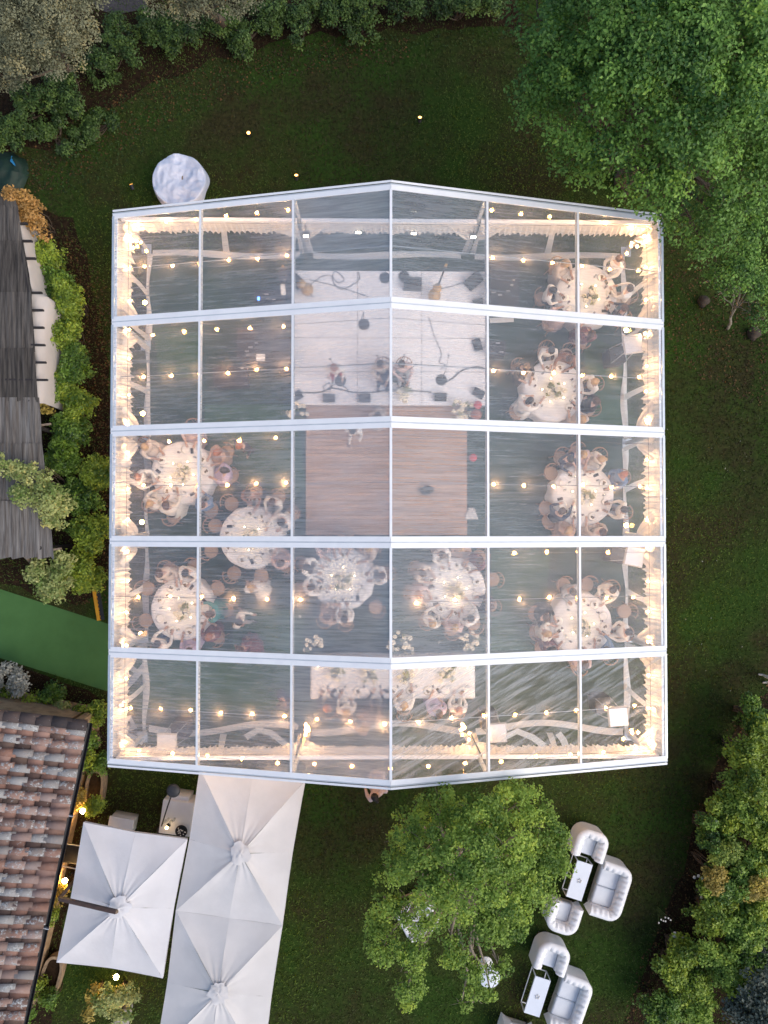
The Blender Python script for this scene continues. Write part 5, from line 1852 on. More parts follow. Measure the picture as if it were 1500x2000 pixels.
for k in range(4):
    mb = MB()
    mb.lathe([(.03, 0), (.035, .16), (.012, .22), (.012, .28)], 10)
    tag(mb.build('bottle', GLASSM, None, True, (p.x - .12 + .09 * k, p.y + .05 * (k % 2), .725)), 'small glass bottle on the bar table by the lamp', 'bottle', 'bottles on the bar table')
p = at(236, 1606, .5)
t = thing('white_cooler', 'pale box mostly hidden behind the square parasol', 'box', (p.x, p.y - .1, 0), -.18)
MB().rbox((0, 0, .24), (.7, .45, .48), .03).build('body', WHITEPVC, t, True)
MB().rbox((0, 0, .51), (.74, .48, .06), .02).build('lid', WHITEPVC, t, True)
p = at(140, 1668, .45)
t = thing('garden_chair', 'dark cushioned garden chair with pale frame half under the square parasol', 'chair', (p.x, p.y, 0.01), -.15)
MB().rbox((0.05, 0, .42), (.55, .55, .10), .03).build('cushion', BLACK, t, True)
MB().tube([(-.3, -.32, .55), (-.3, .32, .55), (.3, .34, .60), (.3, -.34, .60), (-.3, -.32, .55)], .022, 6).build('arm_frame', PAPER, t)
for sx in (-1, 1):
    for sy in (-1, 1):
        MB().tube([(sx * .3, sy * .32, 0), (sx * .3, sy * .32, .56)], .02, 6).build('leg', PAPER, t)
GLOBE = emit('globe_lamp', (1.0, .58, .20), 110.0)
for px, py, z, lab in ((162, 1584, .55, 'farthest of three by the oval stone planter'), (127, 1720, .55, 'middle of three at the left parasol edge'), (227, 1908, .55, 'nearest of three below the square parasol')):
    p = at(px, py, z)
    t = thing('garden_lamp', 'glowing warm garden globe lamp, ' + lab, 'lamp', (p.x, p.y, .01), 0, 'garden globe lamps by the house')
    MB().tube([(0, 0, 0), (0, 0, z - .06)], .02, 8).build('post', DARKMETAL, t)
    MB().lathe([(.05, z - .10), (.07, z - .07)], 12).build('collar', DARKMETAL, t, True)
    MB().sphere((0, 0, z), .075, 14, 10).build('globe', GLOBE, t, True)

# oval stone planters
TROUGH = M('trough_stone', (.34, .26, .18), (.20, .15, .10), 7, .9, .6, 24)
for px, py, L, W_, rz, lab in ((183, 1548, 1.35, .55, 1.45, 'oval stone planter trough between marquee corner and house'), (97, 1915, 1.45, .60, 1.30, 'oval stone planter trough beside the gutter at lower left')):
    p = at(px, py, .4)
    t = thing('stone_planter', lab, 'planter', (p.x, p.y, .004), rz)
    out_o = [(L / 2 * math.copysign(abs(math.cos(a)) ** .6, math.cos(a)), W_ / 2 * math.copysign(abs(math.sin(a)) ** .8, math.sin(a))) for a in [6.2832 * k / 32 for k in range(32)]]
    mb = MB()
    n = 32
    vs = []
    for sc2, z in ((.92, 0), (1.0, .2), (1.0, .42), (.80, .42), (.78, .30)):
        ox = (sc2 if sc2 > .9 else 1 - (1 - sc2) * .55)
        vs += [(x * (ox if sc2 > .9 else (1 - .16 / L)), y * (sc2 if sc2 > .9 else (1 - .16 / W_)), z) for x, y in out_o]
    fs = [(i * n + j, i * n + (j + 1) % n, (i + 1) * n + (j + 1) % n, (i + 1) * n + j) for i in range(4) for j in range(n)]
    mb.add(vs, fs)
    mb.build('trough', TROUGH, t)
    mb = MB()
    mb.add([(x * (1 - .17 / L), y * (1 - .17 / W_), .34) for x, y in out_o], [tuple(range(n))])
    mb.build('soil', SOIL, t)
p = at(236, 1992, .3)
t = thing('stone_block', 'pale rough stone block under the yellow leaved plant', 'stone', (p.x, p.y, 0))
MB().rbox((0, 0, .18), (.42, .7, .36), .06, -.2).build('block', M('pale_stone', (.45, .42, .38), (.32, .29, .26), 8, .9, .6, 20), t)
KERB = M('kerb_stone', (.36, .24, .15), (.22, .15, .10), 6, .9, .5, 20)
for k, (x0, y0, x1, y1) in enumerate(((60, 1362, 108, 1372), (110, 1374, 150, 1392), (152, 1394, 184, 1412), (186, 1415, 190, 1460), (28, 1355, 56, 1361))):
    a, b = at(x0, y0, .1), at(x1, y1, .1)
    t = MB().rbox((0, 0, .07), ((b - a).length - .02, .16, .14), .02).build('kerb_block', KERB, None, False, ((a.x + b.x) / 2, (a.y + b.y) / 2, .006), (0, 0, math.atan2(b.y - a.y, b.x - a.x)))
    tag(t, 'low tan stone edging block along the bed by the house gable', 'edging stone', 'edging stones')
YEL = M('yellow_rubber', (.72, .36, .02), (.60, .29, .02), 6, .6)
a, b = at(182, 1144, .03), at(193, 1212, .03)
d = (b - a)
t = thing('cable_ramp', 'yellow cable ramp strip with notched edge beside the marquee wall', 'cable ramp', ((a.x + b.x) / 2, (a.y + b.y) / 2, .006), math.atan2(d.y, d.x))
L = d.length
MB().add([(-L / 2, -.07, 0), (L / 2, -.07, 0), (L / 2, .07, 0), (-L / 2, .07, 0), (-L / 2, -.04, .05), (L / 2, -.04, .05), (L / 2, .04, .05), (-L / 2, .04, .05)], [(3, 2, 1, 0), (4, 5, 6, 7), (0, 1, 5, 4), (1, 2, 6, 5), (2, 3, 7, 6), (3, 0, 4, 7)]).build('lid', YEL, t)
MB().box((0, .125, .015), (L, .10, .03)).build('rubber_side', BLACK, t)
for k in range(9):
    MB().box((-L / 2 + L * (k + .5) / 9, .085, .025), (.05, .05, .045)).build('notch', BLACK, t)

# ================================================================== COVERED ROUND TABLE, GARDEN SPOTS, TARP
p = at(350, 353, .76)
t = thing('covered_table', 'round wooden table wrapped in a crumpled white sheet behind the marquee', 'table', (p.x, p.y, 0))
cr = random.Random(15)
off_ = [cr.uniform(0, 6) for _ in range(8)]




def cv(u, v):
    a = 6.28318 * v

    def crump(x, y):
        f = 0.0
        for k, sc2 in enumerate((2.2, 4.5, 9.0)):
            f += (1 - abs(mnoise.noise(Vector((x * sc2 + 3 * k, y * sc2, 7.7 + k)))) * 2) * .5 ** k
        return f * .075
    if u < .75:
        r = .79 * u / .75
        x, y = r * math.cos(a), r * math.sin(a)
        return (x, y, .75 + crump(x, y) * (.5 + .8 * r) - .05 * math.exp(-((x + .02) ** 2 + (y - .02) ** 2) / .03))
    k = (u - .75) / .25
    e = mnoise.noise(Vector((math.cos(a) * 1.6, math.sin(a) * 1.6, 2.0)))
    r = .79 + .045 * math.sin(k * 1.57) + .05 * e * k
    x, y = r * math.cos(a), r * math.sin(a)
    return (x, y, .75 + crump(x, y) * (1 - .7 * k) - .30 * k * (1 + .6 * e))


SHEETW = M('plastic_sheet', (.66, .71, .82), (.54, .60, .74), 4, .4, .5, 7)
MB().grid(cv, 34, 72).build('sheet', SHEETW, t, True)
MB().lathe([(.80, .70), (.80, .735)], 40).build('table_top', TIMP, t)
for k in range(4):
    a = k * 1.57 + .6
    MB().tube([(.5 * math.cos(a), .5 * math.sin(a), 0), (.42 * math.cos(a), .42 * math.sin(a), .7)], .03, 6).build('leg', TIMP, t)
SPOT = emit('garden_spot', (1.0, .46, .12), 5.0)
SPOTD = emit('garden_spot_amber', (1.0, .45, .08), 3.0)
for px, py, rz, mt, lab, el in ((486, 262, 1.57, SPOT, 'brightest garden spot on the far lawn, pointing straight up', 1.5), (820, 234, 1.57, SPOT, 'garden spot on the far lawn right of the ridge line', 1.05), (579, 347, 1.57, SPOT, 'garden spot close behind the marquee gable', 1.0), (258, 366, 1.9, SPOTD, 'dim amber garden spot left of the covered table', .35)):
    p = at(px, py, .18)
    t = thing('garden_spot', lab, 'light', (p.x, p.y, 0.002), rz, 'garden spots')
    MB().tube([(0, 0, 0), (0, 0, .12)], .012, 6).build('spike', DARKMETAL, t)
    d = Vector((math.cos(el), 0, math.sin(el)))
    MB().tube([Vector((0, 0, .14)) - d * .05, Vector((0, 0, .14)) + d * .10], [.05, .062], 12).build('can', DARKMETAL, t)
    MB().tube([Vector((0, 0, .14)) + d * .101, Vector((0, 0, .14)) + d * .108], .052, 12).build('lens', mt, t)
TARP = M('green_tarp', (.010, .034, .022), (.006, .022, .015), 3, .6, .3, 8)
p = at(2, 328, .5)
t = thing('tarp_cover', 'dark green tarpaulin draped over a heap at the far left edge', 'tarpaulin', (p.x, p.y, 0))
MB().grid(lambda u, v: (.62 * (u ** .8) * math.cos(6.2832 * v) * (1 + .12 * math.sin(12.566 * v)), .75 * (u ** .8) * math.sin(6.2832 * v), 0.34 * (1 - u ** 2.2) + .16 * mnoise.noise(Vector((3 * u * math.cos(6.2832 * v), 3 * u * math.sin(6.2832 * v), 1))) + .01), 18, 18).build('sheet', TARP, t, True)
MB().grid(lambda u, v: (.22 + .10 * u, .26 + .22 * v - .1 * u, 0.40 - .12 * u - .10 * v + .01 * math.sin(9 * v)), 3, 4).build('blue_patch', M('blue_plastic', (.03, .22, .50), None, 5, .4), t, True)
ROCK = M('rock', (.085, .062, .045), (.035, .028, .022), 8, .95, .9, 22)
for px, py, r, lab in ((1375, 588, .17, 'brown stump like stone under the small tree by the marquee'), (1474, 651, .20, 'grey round stone at the right edge below the small tree')):
    p = at(px, py, .15)
    t = thing('garden_stone', lab, 'stone', (p.x, p.y, 0))
    rr = random.Random(px)
    mb = MB()
    mb.lathe([(r * .9, -.02), (r, .12), (r * .85, .24), (r * .3, .30)], 12, wob=lambda a, i: 1 + .15 * math.sin(3 * a + i) + .08 * math.sin(7 * a))
    mb.build('boulder', ROCK, t, True)

# ================================================================== LOUNGE FURNITURE
LEATHER = M('white_leather', (.86, .85, .84), (.80, .79, .79), 4, .45, .08, 14)
SEATL = M('seat_leather', (.74, .76, .78), (.68, .70, .73), 4, .5, .06, 14)


def chesterfield(name, label, cat, px, py, front, width, depth, n_seat, group):
    """tufted tub seat: rolled back and arms swept round a U, seat cushions, plinth; front = facing angle"""
    c = at(px, py, .6)
    t = thing(name, label, cat, (c.x, c.y, .03), front - math.pi / 2, group)     # local +y is the front
    hw_, hd_, R_, tk = width / 2, depth / 2, .38, .175
    path = []
    path.append((-hw_ + tk, hd_ - .04))
    k0 = 8
    for i in range(k0 + 1):
        path.append((-hw_ + tk, hd_ - .04 + (-2 * hd_ + R_ + .04) * i / k0))
    for i in range(1, 7):
        a = math.pi + (math.pi / 2) * i / 6
        path.append((-hw_ + tk + R_ - tk + (R_ - tk) * math.cos(a) + 0, -hd_ + R_ + (R_ - tk) * math.sin(a)))
    nb = 6 * n_seat
    for i in range(1, nb):
        x = (-hw_ + R_) + (2 * hw_ - 2 * R_) * i / nb
        path.append((x, -hd_ + tk))
    half = [(x, y) for x, y in path if x < -1e-6 or abs(x) < 1e-6]
    path = half + [(-x, y) for x, y in reversed(half) if x < -1e-6]
    P = [Vector((x, y, 0)) for x, y in path[1:-1]]
    # resample evenly
    Ls = [0]
    for a, b in zip(P, P[1:]): Ls.append(Ls[-1] + (b - a).length)
    N = int(Ls[-1] / .045)
    Q = []
    for i in range(N + 1):
        s_ = Ls[-1] * i / N
        j = max(k for k in range(len(Ls)) if Ls[k] <= s_ + 1e-9)
        j = min(j, len(P) - 2)
        Q.append(P[j].lerp(P[j + 1], (s_ - Ls[j]) / max(1e-6, Ls[j + 1] - Ls[j])))
    K = 16
    vs = []
    for i, q in enumerate(Q):
        d_ = (Q[min(i + 1, N)] - Q[max(i - 1, 0)]).normalized()
        o_ = Vector((d_.y, -d_.x, 0))                     # outward
        s_ = Ls[-1] * i / N
        for k in range(K + 1):
            w = k / K                                     # from inner foot, over the roll, to outer foot
            if w < .35:
                z, of = .34 + (.62 - .34) * w / .35, -tk * .72
            elif w < .75:
                a = math.pi * (1 - (w - .35) / .40)
                z, of = .62 + .125 * math.sin(a), tk * (.06 + .86 * math.cos(a))
            else:
                z, of = .62 - .56 * (w - .75) / .25, tk * .78
            # buttons: dimples on two staggered rows of the inside and top
            dm = 0
            for row, wr in ((0, .26), (1, .46)):
                ph = (s_ / .17 + .5 * row) % 1.0
                e = min(ph, 1 - ph) * .17
                dm += .06 * math.exp(-(e / .030) ** 2 - ((w - wr) / .055) ** 2)
                dm += .03 * math.exp(-(e / .012) ** 2) * (1 if .2 < w < .62 else 0) * .6
            of += dm * (1 if w < .55 else 0)
            z -= dm * (1 if w > .33 else 0)
            vs.append(q + o_ * of + Vector((0, 0, z)))
    mb = MB()
    fs = [(i * (K + 1) + k, (i + 1) * (K + 1) + k, (i + 1) * (K + 1) + k + 1, i * (K + 1) + k + 1) for i in range(N) for k in range(K)]
    mb.add(vs, fs)
    mb.add(vs[:K + 1], [tuple(range(K + 1))])
    mb.add(vs[-K - 1:], [tuple(reversed(range(K + 1)))])
    mb.build('tufted_back', LEATHER, t, True)
    iw = 2 * hw_ - 4 * tk + .10
    for k in range(n_seat):
        x = -iw / 2 + iw * (k + .5) / n_seat
        MB().rbox((x, .5 * tk + .02, .34), (iw / n_seat - .008, 2 * hd_ - 2 * tk - .02, .22), .05).build('seat_cushion', SEATL, t, True)
    MB().rbox((0, .04, .15), (2 * hw_ - .34, 2 * hd_ - .30, .20), .05).build('plinth', LEATHER, t, True)
    for sx in (-1, 1):
        for sy in (-1, 1):
            MB().lathe([(.02, -.028), (.035, .06)], 8, (sx * (hw_ - .15), sy * (hd_ - .15), 0)).build('foot', DARKMETAL, t, True)
    return t


AX = math.atan2(.95, .312)
GL = 'white leather lounge seats'
chesterfield('armchair', 'farthest white tufted armchair, facing the upper coffee table', 'armchair', 1153, 1648, AX + math.pi, 1.05, .92, 1, GL)
chesterfield('sofa', 'upper white tufted two seat sofa right of the coffee table', 'sofa', 1193, 1740, AX + math.pi / 2, 1.72, .98, 2, GL)
chesterfield('armchair', 'white tufted armchair below the upper coffee table, half under the tree', 'armchair', 1099, 1792, AX, 1.05, .92, 1, GL)
chesterfield('armchair', 'white tufted armchair above the lower coffee table', 'armchair', 1078, 1868, AX + math.pi, 1.05, .92, 1, GL)
chesterfield('sofa', 'lower white tufted two seat sofa cut by the bottom edge', 'sofa', 1115, 1960, AX + math.pi / 2 - .03, 1.72, .98, 2, GL)
chesterfield('armchair', 'white tufted armchair mostly below the bottom picture edge', 'armchair', 1006, 2034, AX, 1.05, .92, 1, GL)
TTOP = M('table_white', (.74, .78, .84), (.70, .74, .80), 3, .3)
for px, py, lab in ((1131, 1719, 'upper'), (1049, 1945, 'lower')):
    c = at(px, py, .5)
    t = thing('coffee_table', '%s white coffee table with an open thin metal frame' % lab, 'table', (c.x, c.y, .03), AX - math.pi / 2)
    MB().box((0, 0, .5), (.48, 1.12, .03)).build('table_top', TTOP, t)
    f = MB()
    w, l = .23, .55
    for sx in (-1, 1):
        f.box((sx * w, 0, 0), (.025, 2 * l, .025))
        f.box((sx * w, 0, .475), (.025, 2 * l - .004, .022))
        f.box((0, sx * l, .001), (2 * w, .025, .025))
    f.build('frame', WHITEPVC, t)
    for sx in (-1, 1):
        for sy in (-1, 1):
            MB().box((sx * w, sy * l, .24), (.026, .026, .47)).build('leg', WHITEPVC, t)
    v = MB()
    for k in range(5):
        v.sphere((.05 * math.cos(k * 1.3), .05 * math.sin(k * 1.3), .53), .025, 6, 4)
    tag(v.build('table_posy', PAPER, None, True, (c.x, c.y, .03), None), 'tiny pale posy in the middle of the %s coffee table' % lab, 'flowers')
p = at(956, 1909, .72)
t = thing('side_table', 'round white side table under the lower tree branch', 'table', (p.x, p.y, 0))
MB().lathe([(.30, .70), (.31, .71), (.31, .73), (.30, .74)], 32).build('top', TTOP, t, True)
MB().lathe([(.22, 0), (.2, .02), (.025, .04), (.025, .70)], 16).build('pedestal', WHITEPVC, t, True)
p = at(816, 1792, .5)
t = thing('garden_sofa', 'white garden sofa glimpsed through the big tree crown', 'sofa', (p.x, p.y, .01), .5)
MB().rbox((0, 0, .30), (.95, .85, .36), .06).build('seat', LEATHER, t, True)
MB().rbox((0, -.4, .45), (1.0, .2, .6), .08).build('backrest', LEATHER, t, True)
for sx in (-1, 1):
    MB().rbox((sx * .46, 0, .38), (.16, .8, .5), .06).build('armrest', LEATHER, t, True)

# ================================================================== TREES, HEDGES, PLANTS
BARK = M('bark', (.16, .12, .085), (.07, .05, .035), 9, .95, .8, 30, stretch=(4, 4, 1))
BARKP = M('bark_pale', (.34, .29, .22), (.20, .16, .12), 9, .95, .6, 30, stretch=(4, 4, 1))
L_OAK = leaf_mat('leaf_oak', (.22, .40, .075), (.034, .10, .020), .28)
L_OAKY = leaf_mat('leaf_oak_light', (0.314, 0.396, 0.074), (0.083, 0.165, 0.033), .32)
L_MAP = leaf_mat('leaf_spring', (.36, .51, .085), (.08, .165, .022), .32)
L_OLIVE = leaf_mat('leaf_olive', (.26, .26, .15), (.085, .095, .050), .15)
L_LAUREL = leaf_mat('leaf_laurel', (.34, .45, .055), (.06, .125, .015), .22, .4)
L_CREAM = leaf_mat('leaf_variegated', (0.495, 0.511, 0.198), (0.148, 0.231, 0.049), .25)
L_GOLD = leaf_mat('leaf_gold', (0.600, 0.446, 0.099), (0.264, 0.214, 0.049), .25)
L_RUST = leaf_mat('leaf_rust', (0.600, 0.330, 0.099), (0.281, 0.165, 0.049), .2)
L_DEEP = leaf_mat('leaf_deep', (.18, .31, .045), (.026, .07, .012), .2, .4)
L_SILVER = leaf_mat('leaf_silver', (.46, .46, .40), (.20, .21, .18), .15)
L_BLUE = leaf_mat('leaf_bluegreen', (.12, .15, .12), (.035, .05, .04), .15)
L_BANK = leaf_mat('leaf_bank', (.11, .19, .042), (.018, .042, .011), .2)


def CL(px, py, z, r, rz=None, rng=None):
    p = at(px, py, z)
    return (p.x, p.y, z, r, r, rz if rz is not None else r * .7)


def tree(name, label, base, clumps, n, L, mat, seed, bark=BARK, r0=.16, fork=.35, **kw):
    """tapered trunk, a limb to every clump with twigs, and a crown of leaves"""
    t = thing(name, label, 'tree', (base[0], base[1], 0))
    rng = random.Random(seed)
    mb = MB()
    b = Vector((0, 0, 0))
    zs = [c[2] for c in clumps]
    top = Vector((sum(c[0] for c in clumps) / len(clumps) - base[0], sum(c[1] for c in clumps) / len(clumps) - base[1], min(zs) + (max(zs) - min(zs)) * .4))
    fk = b.lerp(top, fork)
    branchy(mb, (0, 0, -.05), fk, r0, r0 * .75, rng, .05)
    branchy(mb, fk, top, r0 * .72, r0 * .35, rng, .08)
    for c in clumps:
        e = Vector((c[0] - base[0], c[1] - base[1], c[2]))
        st = fk.lerp(top, rng.uniform(0, .8))
        pts = branchy(mb, st, e, r0 * .36, r0 * .10, rng, .10)
        for k in range(5):
            q = pts[rng.randint(3, 6)]
            d = Vector((rng.gauss(0, 1), rng.gauss(0, 1), rng.gauss(.3, .6))).normalized()
            branchy(mb, q, q + Vector((d.x * c[3], d.y * c[4], d.z * c[5])) * .85, r0 * .08, .006, rng, .12, 4, 5)
    for c in clumps:
        for k in range(2):                                  # bare twig ends among the leaves
            d = Vector((rng.gauss(0, 1), rng.gauss(0, 1), abs(rng.gauss(.6, .5)))).normalized()
            e = Vector((c[0] - base[0] + d.x * c[3], c[1] - base[1] + d.y * c[4], c[2] + d.z * c[5]))
            branchy(mb, e - d * .55, e + d * .12, .014, .004, rng, .1, 4, 4)
    mb.build('trunk', bark, t, True)
    foliage('crown', t, clumps, n, L, mat, seed, (base[0], base[1], 0), **kw)
    return t


def shrub(name, label, clumps, n, L, mat, seed, group=None, cat='shrub', stem=True, **kw):
    kw.setdefault('per', 36)
    kw.setdefault('sub', .17)
    kw.setdefault('shell', .6)
    bx, by = sum(c[0] for c in clumps) / len(clumps), sum(c[1] for c in clumps) / len(clumps)
    t = thing(name, label, cat, (bx, by, 0), 0, group)
    if stem:
        mb = MB()
        rng = random.Random(seed)
        for c in clumps:
            for k in range(3):
                branchy(mb, (rng.uniform(-.1, .1), rng.uniform(-.1, .1), -.02), (c[0] - bx + rng.gauss(0, .3) * c[3], c[1] - by + rng.gauss(0, .3) * c[4], c[2] + c[5] * .3), .022, .007, rng, .12, 4, 5)
        mb.build('stems', BARK, t, True)
    foliage('foliage', t, clumps, n, L, mat, seed, (bx, by, 0), **kw)
    return t


# ---- big tree, top right
BT = [CL(1080, 95, 5.6, .95), CL(1060, 180, 4.6, .75), CL(1150, 45, 6.8, 1.2), CL(1240, 110, 7.4, 1.35), CL(1130, 210, 5.8, 1.0), CL(1215, 235, 6.6, 1.1), CL(1310, 60, 7.9, 1.4), CL(1400, 130, 7.8, 1.4), CL(1330, 210, 7.4, 1.3), CL(1130, 300, 4.6, .70), CL(1190, 335, 4.8, .70), CL(1260, 330, 5.8, .95), CL(1340, 320, 6.2, 1.0), CL(1440, 250, 7.0, 1.2), CL(1420, 345, 5.8, .95), CL(1490, 80, 7.4, 1.3), CL(1500, 330, 5.6, .9), CL(1225, 380, 3.9, .42), CL(1320, 420, 4.2, .62), CL(1400, 430, 4.4, .60), CL(1290, 425, 3.7, .36, .3), CL(1560, 190, 7.2, 1.4), CL(1050, 30, 5.6, .8), CL(1180, -60, 6.6, 1.2), CL(1320, -60, 7.4, 1.4), CL(1460, -40, 7.4, 1.4), CL(1100, 140, 5.6, .9), CL(1170, 130, 6.8, .9), CL(1300, 150, 7.9, 1.0), CL(1380, 480, 3.6, .42), CL(1470, 430, 4.2, .5), CL(1050, 225, 4.2, .4)]
b = at(1340, 150, 0)
tree('broadleaf_tree', 'huge dark green broadleaf tree overhanging the far right marquee corner', at(1330, 190, 4.5), BT, 72000, .088, L_OAK, 101, r0=.30, fork=.5, per=95, sub=.37)
# yellowing spray at its lower edge
# ---- tree over the lounge lawn
LT = [CL(804, 1604, 3.9, 0.59), CL(862, 1574, 4.2, 0.55), CL(934, 1604, 4.8, 0.67), CL(1006, 1574, 4.0, 0.55), CL(1055, 1610, 3.8, 0.50), CL(833, 1660, 5.0, 0.63), CL(905, 1660, 5.6, 0.71), CL(982, 1650, 5.2, 0.71), CL(1065, 1680, 4.0, 0.50), CL(775, 1690, 3.8, 0.42), CL(755, 1760, 3.3, 0.42), CL(852, 1740, 5.2, 0.50), CL(929, 1730, 5.6, 0.67), CL(1006, 1740, 4.8, 0.63), CL(1055, 1745, 3.6, 0.38), CL(750, 1840, 3.0, 0.40), CL(881, 1800, 4.6, 0.38), CL(948, 1800, 4.8, 0.46), CL(997, 1810, 4.0, 0.35), CL(804, 1860, 3.6, 0.42), CL(881, 1855, 3.8, 0.35), CL(804, 1920, 3.0, 0.35), CL(919, 1890, 3.4, 0.30), CL(972, 1880, 3.2, 0.30), CL(794, 1945, 2.6, 0.25), CL(924, 1940, 2.7, 0.24), CL(1084, 1640, 3.6, 0.34), CL(901, 1960, 2.4, 0.18), CL(997, 1544, 3.4, 0.34), CL(784, 1630, 3.4, 0.38), CL(736, 1800, 2.8, 0.30), CL(1103, 1690, 3.0, 0.18), CL(958, 1940, 2.5, 0.17), CL(800, 1775, 3.6, .34), CL(830, 1810, 3.6, .30)]
t = tree('spring_tree', 'bright green spreading tree on the lawn below the near gable', at(905, 1700, 1.5), LT, 38000, .075, L_MAP, 102, BARKP, r0=.20, fork=.4, up=.7, per=56, sub=.22)
# bare pale branch end over the round side table
mb = MB()
rng = random.Random(6)
bx = at(905, 1700, 1.5)
o = Vector((bx.x, bx.y, 0))
pts = [at(916, 1838, 3.6) - o, at(924, 1862, 3.5) - o, at(938, 1880, 3.4) - o, at(958, 1890, 3.2) - o]
mb.tube(pts, [.045, .035, .025, .015], 6)
for a_, b_ in ((1, (920, 1895)), (2, (945, 1900)), (2, (925, 1898)), (1, (935, 1893)), (3, (965, 1905))):
    mb.tube([pts[a_], at(b_[0], b_[1], 3.0) - o], [.014, .005], 5)
mb.build('bare_branch', BARKP, t, True)

# ---- grey-green trees, top left
tree('olive_tree', 'grey green olive like tree filling the top left corner', at(70, 40, 2.5), [CL(60, 60, 4.6, 1.1), CL(130, 40, 4.6, .8), CL(160, 80, 4.0, .5), CL(30, 110, 3.8, .7), CL(90, 100, 4.2, .6), CL(120, 110, 3.8, .45), CL(-40, 40, 4.6, 1.2), CL(60, -40, 4.8, 1.2), CL(150, -20, 4.4, .7), CL(10, 150, 3.0, .5)], 42000, .055, L_OLIVE, 103, per=70, sub=.22)
tree('olive_tree', 'grey green tree cut by the top edge left of centre', at(400, -60, 2.5), [CL(330, -5, 4.2, .55), CL(400, -10, 4.4, .6), CL(460, -25, 4.4, .7), CL(370, 20, 3.8, .32), CL(395, -60, 4.8, .9)], 14000, .055, L_OLIVE, 104, per=70, sub=.22)

# ---- small tree at the right edge
sb = at(1421, 642, 0)
tree('young_tree', 'young slender tree with pale forked trunk right of the marquee', sb, [CL(1400, 510, 3.0, .34), CL(1440, 530, 3.2, .42), CL(1470, 555, 3.0, .36), CL(1420, 560, 2.8, .28), CL(1395, 545, 2.6, .25), CL(1450, 500, 3.2, .35), CL(1490, 590, 2.6, .40), CL(1485, 625, 2.2, .25), CL(1500, 560, 2.8, .4)], 5200, .075, L_OAK, 105, BARKP, r0=.055, fork=.30)

# ---- long hedge at left, one shrub after another
rh = random.Random(44)
HG = 'shrubs of the long hedge at left'
hedge = [
    (100, 505, 1.3, .40, 'first hedge shrub below the rust leaved bush', L_LAUREL), (118, 560, 1.2, .36, 'hedge shrub beside the upper white curtain', L_DEEP), (138, 600, 1.5, .46, 'rounded hedge shrub beside the folded curtain corner', L_LAUREL), (125, 655, 1.4, .45, 'bright hedge shrub beside the lower white curtain', L_LAUREL), (150, 715, 1.2, .45, 'hedge shrub level with the second marquee bay', L_DEEP), (125, 760, 1.2, .36, 'hedge shrub at the lower end of the white curtain', L_LAUREL), (165, 790, 1.1, .36, 'low hedge shrub at the third rafter', L_LAUREL), (140, 840, 1.2, .50, 'broad hedge shrub below the third rafter', L_DEEP), (190, 920, 1.1, .42, 'hedge shrub touching the marquee wall', L_LAUREL), (160, 975, 1.2, .46, 'hedge shrub right of the variegated bush', L_DEEP), (180, 1050, 1.2, .50, 'hedge shrub at the fourth rafter', L_LAUREL), (150, 1110, 1.2, .42, 'lowest green hedge shrub above the carpet path', L_LAUREL), (125, 900, 1.0, .45, 'dark hedge shrub behind the variegated bush', L_DEEP), (170, 1130, 1.0, .36, 'hedge shrub beside the yellow cable ramp', L_LAUREL)]
for k, (px, py, z, r, lab, mt) in enumerate(hedge):
    cl = [CL(px, py, z * .62, r, z * .5)] + [CL(px + rh.uniform(-22, 22), py + rh.uniform(-26, 26), z * rh.uniform(.6, .95), r * rh.uniform(.45, .65), z * .30) for _ in range(4)]
    shrub('hedge_shrub', lab, cl, 4000, .085, mt, 200 + k, HG)
shrub('rust_bush', 'rust orange leaved bush at the top end of the long hedge', [CL(58, 412, 1.9, .36, .4), CL(40, 392, 2.1, .22, .3), CL(70, 440, 1.7, .28, .3), CL(18, 380, 2.4, .16, .2)], 2600, .085, L_RUST, 221)
shrub('variegated_bush', 'pale variegated bush leaning over the reed mats', [CL(70, 930, 2.5, .42, .4), CL(50, 965, 2.5, .36, .4), CL(95, 970, 2.4, .45, .45), CL(110, 1005, 2.1, .38, .4), CL(40, 920, 2.6, .28, .3), CL(8, 913, 2.7, .22, .2), CL(125, 985, 1.8, .35, .4)], 5200, .085, L_CREAM, 222)
shrub('variegated_bush', 'second pale variegated bush below the reed mats', [CL(75, 1120, 1.6, .32, .4), CL(110, 1130, 1.5, .42, .4), CL(125, 1095, 1.5, .28, .4), CL(100, 1155, 1.2, .32, .3)], 3200, .085, L_CREAM, 223)
shrub('gold_bush', 'small golden leaved sprig at the foot of the white curtain', [CL(92, 785, 1.2, .16, .2), CL(93, 800, 1.0, .12, .2)], 320, .09, L_GOLD, 224)

